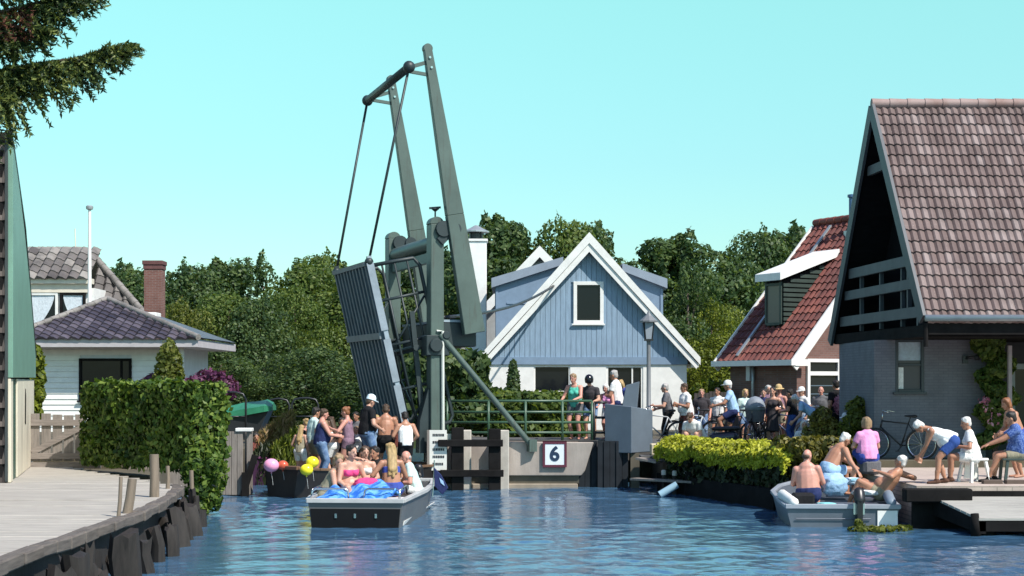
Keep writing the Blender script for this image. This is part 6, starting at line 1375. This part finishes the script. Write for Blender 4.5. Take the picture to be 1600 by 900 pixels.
pb('woman with long black hair and a dark bikini in the middle of the standing crowd', 534, 650, 37.7, 190, dict(hl=(-.22,.30,1.05)), sk='tan', hair=('long','dark'), wear=[('top',BLK),('swim',BLK)], sex='f')
pb('man in a rust red T-shirt half hidden behind the shirtless tanned man', 619, 648, 37.9, 160, dict(hr=(.2,.34,1.1)), sk='light', hair=('short','brown'), wear=[('tee',RUSTC),('shorts',KHAKI)])
pb('blond person in pale blue behind the cap wearer and shirtless man', 589, 646, 38.0, 175, dict(hl=(-.2,.34,1.1)), sk='light', hair=('bob','blond'), wear=[('tee',PBLUE),('shorts',JEANS)], sex='f')
pb('person seated low between the standing men, in white, in the dark boat', 557, 664, 37.6, 180, sk='light', hair=('bob','sandy'), wear=[('tee',W_),('shorts',BROWN)], sex='f')
person('person in the purple boat behind the wooden guide wall', gx(399,40.6), 40.6, .12, 200, h=1.68, pose=sit(), sk='tan', hair=('short','dark'), wear=[('tee',RUSTC),('shorts',BLK)])
# ---- onlookers on the bridge approach
GC = 'onlookers on the bridge approach'
LN = dict(lean=16, pitch=14, hl=(-.17,.42,1.02), hr=(.17,.42,1.02), pl=(0,0,-1), pr=(0,0,-1))
px_person('woman in a teal top and dark shorts leaning on the railing', 899, 580, 39.5, 1.17, 150, pose=dict(LN, twist=15), sk='pink', hair=('short','sandy'), wear=[('tank',TEAL),('shorts',GREY)], sex='f', group=GC)
px_person('person with a black shiny helmet and dark jacket at the railing', 923, 585, 39.7, 1.17, 165, pose=dict(LN), sk='light', hair=('bald','dark'), wear=[('tee',CHAR),('shorts',JEANS)], hat=('helmet', paint('helmet_black', (.012,.012,.016), .15, .02)), group=GC)
px_person('white haired person with bare shoulders, head low over the control desk', 951, 597, 39.9, 1.17, 150, pose=dict(LN), sk='pink', hair=('bob','white'), wear=[('tank',PINK),('shorts',W_)], sex='f', group=GC)
px_person('grey haired man in a white polo shirt beside the control desk', 965, 576, 39.9, 1.17, 70, pose=dict(lean=6, pitch=10, hl=(-.15,.35,1.05)), sk='tan', hair=('short','grey'), wear=[('tee',W_),('shorts',NAVY)], group=GC)
px_person('fair haired person in a royal blue top bent behind the control desk', 985, 588, 40.5, 1.12, 110, pose=dict(lean=24, pitch=25, hl=(-.2,.42,1.0), hr=(.2,.42,1.0)), sk='light', hair=('bob','blond'), wear=[('shirt',ROYAL),('trousers',NAVY)], group=GC)
# ---- on the road to the right
GD = 'people along the road'
ZR = .92
px_person('grey haired man in a dark grey T-shirt standing with a bicycle', 1044, 597, 41.3, ZR, 85, pose=dict(lean=6, hl=(-.18,.36,1.1), hr=(.2,.3,1.02)), sk='light', hair=('short','grey'), wear=[('tee',GREY),('trousers',BLK)], group=GD)
px_person('man in a white shirt holding a dark bag, next to the man with the bicycle', 1073, 597, 41.0, ZR, 110, pose=dict(lean=5, hl=(-.12,.30,1.15), hr=(.05,.32,1.12)), sk='tan', hair=('short','brown'), wear=[('tee',W_),('trousers',RUSTC)], fat=1.18, group=GD)
person('brown haired person in white bent forward behind the yellow hedge', gx(1089,39.2), 39.2, .85, 150, h=1.7, pose=sit(lean=45, pitch=40, hl=(-.2,.5,.3), hr=(.2,.5,.3)), sk='light', hair=('short','brown'), wear=[('tee',W_),('shorts',W_)], fat=1.25, group=GD)
person('man in a white cap and pale blue shirt sitting on a dark bicycle', gx(1146,41.4), 41.4, ZR, 80, h=1.78, pose=dict(hip=(0,0,.95), lean=12, pitch=4, hl=(-.22,.48,1.08), hr=(.22,.48,1.08), fl=(-.12,.25,.30), fr=(.12,.05,.09)), sk='tan', hair=('short','grey'), wear=[('tee',PBLUE),('shorts',NAVY)], hat=('cap', W_), group=GD)
px_person('woman in a long dark dress with dark hair, beside the bicycle with the basket', 1208, 603, 41.2, ZR, 160, pose=dict(lean=3, hl=(-.2,.2,1.1)), sk='light', hair=('long','dark'), wear=[('dress',CHAR)], sex='f', group=GD)
px_person('person with a straw hat half hidden behind the woman in the dark dress', 1218, 600, 42.0, ZR, 150, sk='pink', hair=('short','sandy'), wear=[('tank',MAUVE),('shorts',KHAKI)], hat=('sunhat', col('straw', (.55,.40,.20))), sex='f', group=GD)
px_person('dark haired man in a black T-shirt and blue jeans, back half turned', 1240, 606, 40.8, ZR, 60, pose=dict(lean=8, pitch=10, hl=(-.2,.3,1.05)), sk='tan', hair=('short','dark'), wear=[('tee',BLK),('trousers',DENIM2)], group=GD)
px_person('person with a white cap and white top behind the dark haired man', 1255, 604, 42.0, ZR, 120, sk='light', hair=('short','brown'), wear=[('tee',W_),('trousers',PBLUE)], hat=('cap', W_), group=GD)
px_person('person in black standing before the white framed window of the brick house', 1308, 592, 40.6, ZR, 30, pose=dict(lean=2), sk='tan', hair=('short','dark'), wear=[('tee',BLK),('trousers',BLK)], group=GD)
person('woman in pale blue bent over in front of the tall white framed window', gx(1272,40), 40, ZR, 80, h=1.66, pose=dict(lean=50, pitch=40, hl=(-.15,.55,.75), hr=(.15,.55,.75)), sk='light', hair=('short','white'), wear=[('tee',PBLUE),('shorts',GREY)], sex='f', group=GD)
person('white haired person in white sitting left of the dusty olive garden plants', gx(1257,38.6), 38.6, .52, 170, h=1.68, pose=sit(lean=14), sk='light', hair=('bob','white'), wear=[('tee',W_),('shorts',W_)], sex='f', group=GD)
person('person in red and black with a white sun hat, seated below the pink blossom', gx(1318,37.4), 37.4, .70, 190, h=1.66, pose=sit(lean=10), sk='tan', hair=('short','grey'), wear=[('tee',RUSTC),('shorts',BLK)], hat=('sunhat', W_), group=GD)
px_person('person in pink bent beside the person in black, at the corner of the grey wall', 1332, 617, 40.9, ZR, 100, pose=dict(lean=24, pitch=15, hl=(-.2,.4,.9)), sk='light', hair=('short','dark'), wear=[('tee',PINK),('trousers',CHAR)], sex='f', group=GD)
px_person('dark haired person in navy behind the bicycle hamper', 1193, 606, 42.4, ZR, 170, sk='light', hair=('short','dark'), wear=[('tee',NAVY),('trousers',CHAR)], group=GD)
px_person('woman in mint green with fair hair behind the seated cyclist', 1163, 606, 42.6, ZR, 200, sk='light', hair=('bob','blond'), wear=[('tee',MINT),('shorts',JEANS)], sex='f', group=GD)
px_person('fair haired person in dark clothes right of the man holding the bag', 1096, 606, 42.6, ZR, 175, sk='pink', hair=('short','sandy'), wear=[('tee',CHAR),('trousers',JEANS)], group=GD)
px_person('person in a white T-shirt and grey shorts standing in front of the board fence', 1122, 604, 42.8, ZR, 150, sk='tan', hair=('short','dark'), wear=[('tee',W_),('shorts',GREY)], group=GD)
px_person('tall person with grey hair and purple brown top behind the woman in the dark dress', 1199, 600, 43.0, ZR, 195, sk='light', hair=('short','grey'), wear=[('tee',MAUVE),('trousers',CHAR)], group=GD)
px_person('bald man in a grey T-shirt between dark haired man and tall white window frame', 1283, 602, 42.2, ZR, 165, sk='pink', hair=('fringe','grey'), wear=[('tee',GREY),('shorts',KHAKI)], group=GD)
# ---- bathers at the dinghy and on the quay
GE = 'bathers at the dinghy and the quay'
def pe(label, px, top, Y, rz, pose, **kw):
    h = kw.pop('h', 1.80); kw['fat'] = kw.get('fat', 1.0)*1.06; k = h/1.75; zf = gz(top,Y)-(pose['hip'][2]+.73*math.cos(R_(pose['lean'])))*k; return person(label, gx(px,Y), Y, zf, rz, h=h, pose=pose, group=GE, **kw)
pe('balding sunburnt man with a bare back, seated in the left of the dinghy', 1263, 707, 28.75, -14, sit(lean=6, yaw=-28, side=-4), sk='pink', hair=('fringe','brown'), wear=[('shorts',NAVY)], fat=1.22, h=1.80)
pe('white haired shirtless man leaning right with an outstretched arm in the dinghy', 1306, 682, 29.7, -78, sit(hip=(0,-.15,.52), lean=34, pitch=28, Hl=at(1366,752,29.2), Hr=at(1352,758,29.0), fl=(-.14,.3,.09), fr=(.14,.3,.09), twist=14), sk='tan', hair=('short','white'), wear=[('shorts',PBLUE)], fat=1.1)
pe('woman in a loose pink shirt seen from behind, seated on the quay by the dinghy', 1356, 656, 31.3, 12, sit(lean=4, yaw=-10, hip=(0,0,.40)), sk='light', hair=('bob','sandy'), wear=[('tee',PINK),('shorts',ROYAL)], sex='f', fat=1.15, h=1.76)
pe('white haired bather lying back at the end of the dinghy, reaching for the helping hand', 1391, 719, 28.9, 62, sit(hip=(0,.15,.34), lean=-38, pitch=-14, fl=(-.14,.72,.15), fr=(.12,.70,.12), hl=(-.42,.10,.72), Hr=at(1424,744,28.75), er=(1,0,-.2)), sk='tan', hair=('short','white'), wear=[('swim',KHAKI)], fat=1.1)
cushion('low_box', 'low grey box under the woman in pink on the quay', 'seat', 1358, 729, 31.35, (.40,.4,.30), GREY, 12)
person('bending white haired woman in a white tank top and denim shorts on the quay', gx(1470,28.55), 28.55, Z_Q, 82, h=1.66, pose=dict(hip=(0,-.20,.86), lean=66, pitch=62, Hl=at(1423,738,28.72), Hr=at(1432,742,28.62), fl=(-.16,.10,.085), fr=(.12,-.10,.085), yaw=8), sk='tan', hair=('short','white'), wear=[('tank',W_),('shorts',DENIM2),('shoes',BROWN)], sex='f', fat=1.1, group=GE)
def stool():
    Y = 29.0; x = gx(1522,Y); t = thing('plastic_stool', 'white plastic stool under the seated woman in white', 'stool', (x, Y, Z_Q), R_(20)); put(MB().obox((0,0,.43), (.40,0,0), (0,.38,0), (0,0,.05)), 'seat', WHITE, t, local=True, bevel=.015)
    for a in (-1,1):
        for b in (-1,1): mb = MB(); mb.bar((a*.15,b*.14,.405), (a*.21,b*.20,0), .05, .05, up=(0,1,0)); put(mb, 'leg', WHITE, t, local=True)
    mb = MB(); mb.prism([(-.15,.10,.06),(.15,.10,.06),(.13,.08,.40),(-.13,.08,.40)], (0,.02,0)); put(mb, 'panel', WHITE, t, local=True)
stool()
person('white haired woman in a white shirt and shorts sitting on the white stool', gx(1519,29), 29.0, Z_Q, 78, h=1.66, pose=sit(hip=(0,-.02,.52), lean=10, pitch=12, yaw=18, hl=(-.20,.30,.72), hr=(.18,.30,.68)), sk='tan', hair=('short','white'), wear=[('tee',W_),('shorts',W_),('shoes',BROWN)], sex='f', fat=1.1, group=GE)
def bench():
    Y = 28.9; x0 = gx(1562,Y); t = thing('garden_bench', 'dark green bench at the right edge with a man sitting on it', 'bench', (x0+.7, Y, Z_Q)); G = paint('bench_green', (.03,.05,.045), .5, .2); mb = MB()
    for i in range(3): mb.box(x0, x0+1.5, Y-.2+i*.14, Y-.08+i*.14, Z_Q+.42, Z_Q+.455)
    put(mb, 'seat', G, t, bevel=.006)
    for x in (x0+.1, x0+1.3):
        mb = MB(); mb.bar((x,Y-.15,Z_Q+.415), (x-.06,Y-.2,Z_Q), .05, .05, up=(0,1,0)); put(mb, 'leg', G, t); mb = MB(); mb.bar((x,Y+.2,Z_Q+.415), (x-.02,Y+.25,Z_Q), .05, .05, up=(0,1,0)); put(mb, 'leg', G, t)
bench()
person('man in a patterned blue shirt seated on the dark bench, cut by the right edge', gx(1592,28.95), 28.95, Z_Q, 80, h=1.80, pose=sit(hip=(0,-.04,.53), lean=14, pitch=14, hl=(-.18,.62,.66), hr=(.18,.60,.64), fl=(-.14,.55,.085), fr=(.10,.42,.085)), sk='tan', hair=('short','dark'), wear=[('tee',PATT),('shorts',KHAKI),('shoes',BLK)], fat=1.15, group=GE)
person('shirtless tanned person with ginger hair standing behind the bench at the right edge', gx(1592,30.4), 30.4, Z_Q, 95, h=1.66, pose=dict(lean=22, pitch=22, hl=(-.25,.42,.95), hr=(.15,.40,.90)), sk='tan', hair=('bob','ginger'), wear=[('shorts',ROYAL)], sex='m', group=GE)
# ================================================================== BICYCLES
def bicycle(label, px, Y, z, rz, c, basket=None, lean=0, group='bicycles along the road'):
    t = thing('bicycle', label, 'bicycle', (gx(px,Y), Y, z), R_(rz), group); t.rotation_euler.y = R_(lean); FR = paint('bike_'+c[0], c[1], .35, .1); r = .34
    for y in (-.52,.54):
        mb = MB(); mb.tube([(0,y+r*math.cos(a*PI/14),r+r*math.sin(a*PI/14)) for a in range(29)], .022, 6, cap=False); wl = put(mb, 'wheel', RUBBER, t, smooth=True, local=True)
        mb = MB(); mb.tube([(0,y+(r-.03)*math.cos(a*PI/14),r+(r-.03)*math.sin(a*PI/14)) for a in range(29)], .013, 5, cap=False); put(mb, 'rim', STEEL, wl, local=True)
        mb = MB()
        for a in range(14): mb.tube([(.02*(1 if a % 2 else -1),y,r), (0,y+(r-.03)*math.cos(a*PI/7),r+(r-.03)*math.sin(a*PI/7))], .0035, 3)
        mb.tube([(-.04,y,r),(.04,y,r)], .03, 8); put(mb, 'spokes', STEEL, wl, local=True)
        mb = MB(); n = 9; vs = [(x,y+(r+.035)*math.cos(PI*(.05+.75*i/n)),r+(r+.035)*math.sin(PI*(.05+.75*i/n))) for i in range(n+1) for x in (-.028,.028)]
        mb.add(vs, [(2*i,2*i+1,2*i+3,2*i+2) for i in range(n)]); put(mb, 'mudguard', FR, t, smooth=True, local=True)
    mb = MB(); bb = (0,-.06,.30); hd_ = (0,.38,.86); hb = (0,.41,.72); sc_ = (0,-.22,.80)
    for a, b, q in ((bb,sc_,.018), (bb,hb,.02), (sc_,hd_,.017), (hb,hd_,.022), (bb,(0,-.52,r),.012), (sc_,(0,-.52,r),.010), (hb,(0,.54,r),.014)): mb.tube([a,b], q, 7)
    put(mb, 'frame', FR, t, smooth=True, local=True)
    mb = MB(); mb.tube([sc_,(0,-.27,.95)], .013, 6); mb.cone((0,-.36,.97), .075, (0,-.16,.975), .035, sq=.5); put(mb, 'saddle', RUBBER, t, smooth=True, local=True)
    mb = MB(); mb.tube([hd_,(0,.36,1.05)], .012, 6); mb.tube([(-.27,.16,1.06),(-.24,.30,1.09),(0,.37,1.06),(.24,.30,1.09),(.27,.16,1.06)], .013, 7); put(mb, 'handlebar', STEEL, t, smooth=True, local=True)
    mb = MB(); mb.tube([(-.09,bb[1],bb[2]),(.09,bb[1],bb[2])], .02, 8); mb.tube([(.08,bb[1],bb[2]),(.09,bb[1]+.1,bb[2]-.12)], .01, 6); mb.box(.07,.15,bb[1]+.06,bb[1]+.15,bb[2]-.14,bb[2]-.12); mb.tube([(-.08,bb[1],bb[2]),(-.09,bb[1]-.1,bb[2]+.12)], .01, 6); mb.box(-.15,-.07,bb[1]-.15,bb[1]-.06,bb[2]+.11,bb[2]+.13); put(mb, 'pedals', DARKM, t, local=True)
    mb = MB(); mb.box(-.07,.07,-.80,-.40,.735,.75); mb.tube([(.06,-.6,.74),(.05,-.54,r)], .007, 5); mb.tube([(-.06,-.6,.74),(-.05,-.54,r)], .007, 5); put(mb, 'carrier', DARKM, t, local=True)
    if basket:
        mb = MB(); mb.lathe((0,.52,.86), [(.17,0),(.21,.24),(.20,.24),(.16,.02)], 12); put(mb, 'basket', basket, t, local=True)
    return t
bicycle('bicycle held by the grey haired man, its front wheel behind the control desk', 1031, 41.0, ZR, 82, ('silver', (.4,.42,.44)))
bicycle('dark bicycle ridden by the man in the white cap', 1146, 41.4, ZR, 80, ('black', (.02,.02,.022)))
bicycle('dark bicycle with a big grey basket between capped rider and woman in dress', 1183, 41.0, ZR, 150, ('dark', (.03,.03,.035)))
bicycle('bicycle behind the jeans of the dark haired man', 1232, 41.6, ZR, 75, ('blue', (.04,.07,.15)))
bicycle('bicycle with pale frame leaning before the wooden board fence', 1085, 41.8, ZR, 78, ('pale', (.45,.48,.5)))
bicycle('dark green bicycle standing left of the person in black', 1290, 41.4, ZR, 95, ('green', (.03,.08,.05)))
bicycle('black bicycle parked against the grey wall under the window', 1404, 34.9, .90, 62, ('black', (.02,.02,.022)))
def hamper():
    Y = 40.9; q = at(1180,655,Y); t = thing('bicycle_hamper', 'rounded grey covered hamper on the bicycle with the big basket', 'hamper', tuple(q)); mb = MB(); mb.lathe((0,0,-.12), [(.22,.05),(.25,.22),(.27,.36)], 16); put(mb, 'tub', GREY, t, local=True)
    mb = MB(); mb.lathe((0,0,.241), [(.28,0),(.27,.13),(.21,.26),(.12,.34),(.01,.37)], 16); put(mb, 'cover', paint('hamper_grey', (.22,.25,.29), .6, .25, 8, .4), t, smooth=True, local=True)
hamper()
def scooter():
    Y = 40.2; t = thing('motor_scooter', 'dark motor scooter with a pale front shield behind the yellow hedge', 'scooter', (gx(1112,Y), Y, .70), R_(85)); D = paint('scooter_dark', (.03,.035,.05), .25, .1)
    for y in (-.55,.60):
        mb = MB(); mb.tube([(0,y+.2*math.cos(a*PI/12),.23+.2*math.sin(a*PI/12)) for a in range(25)], .05, 8, cap=False); w_ = put(mb, 'wheel', RUBBER, t, smooth=True, local=True); mb = MB(); mb.lathe((0,0,-.03), [(.14,0),(.14,.06)], 14); mb.v = [(q[2],y+q[0],.23+q[1]) for q in mb.v]; put(mb, 'rim', STEEL, w_, local=True)
    mb = MB(); mb.cone((0,-.55,.52), .17, (0,-.05,.48), .16, sq=.9); mb.bar((0,-.2,.26), (0,.4,.26), .26, .08); put(mb, 'body', D, t, smooth=True, local=True, auto=50)
    mb = MB(); mb.prism([(-.20,.40,.25),(.20,.40,.25),(.16,.34,.92),(-.16,.34,.92)], (0,.06,0)); mb.cone((0,.60,.42), .10, (0,.52,.50), .08); put(mb, 'front_shield', paint('scooter_pale', (.45,.52,.58), .25, .1), t, local=True, bevel=.01)
    mb = MB(); mb.cone((0,-.62,.74), .14, (0,-.10,.73), .12, sq=.45); put(mb, 'saddle', RUBBER, t, smooth=True, local=True); mb = MB(); mb.tube([(0,.62,.30),(0,.40,.95)], .03, 8); mb.tube([(-.3,.30,1.0),(0,.40,.98),(.3,.30,1.0)], .018, 7); put(mb, 'handlebar', DARKM, t, smooth=True, local=True)
    mb = MB(); mb.ball((0,.47,.93), (.08,.05,.07)); put(mb, 'headlight', GLASSB, t, smooth=True, local=True)
    for s in (-1,1): mb = MB(); mb.tube([(s*.2,.34,1.0),(s*.24,.34,1.2)], .007, 5); mb.ball((s*.25,.34,1.25), (.06,.02,.05)); put(mb, 'mirror', STEEL, t, smooth=True, local=True)
scooter()
finalize()
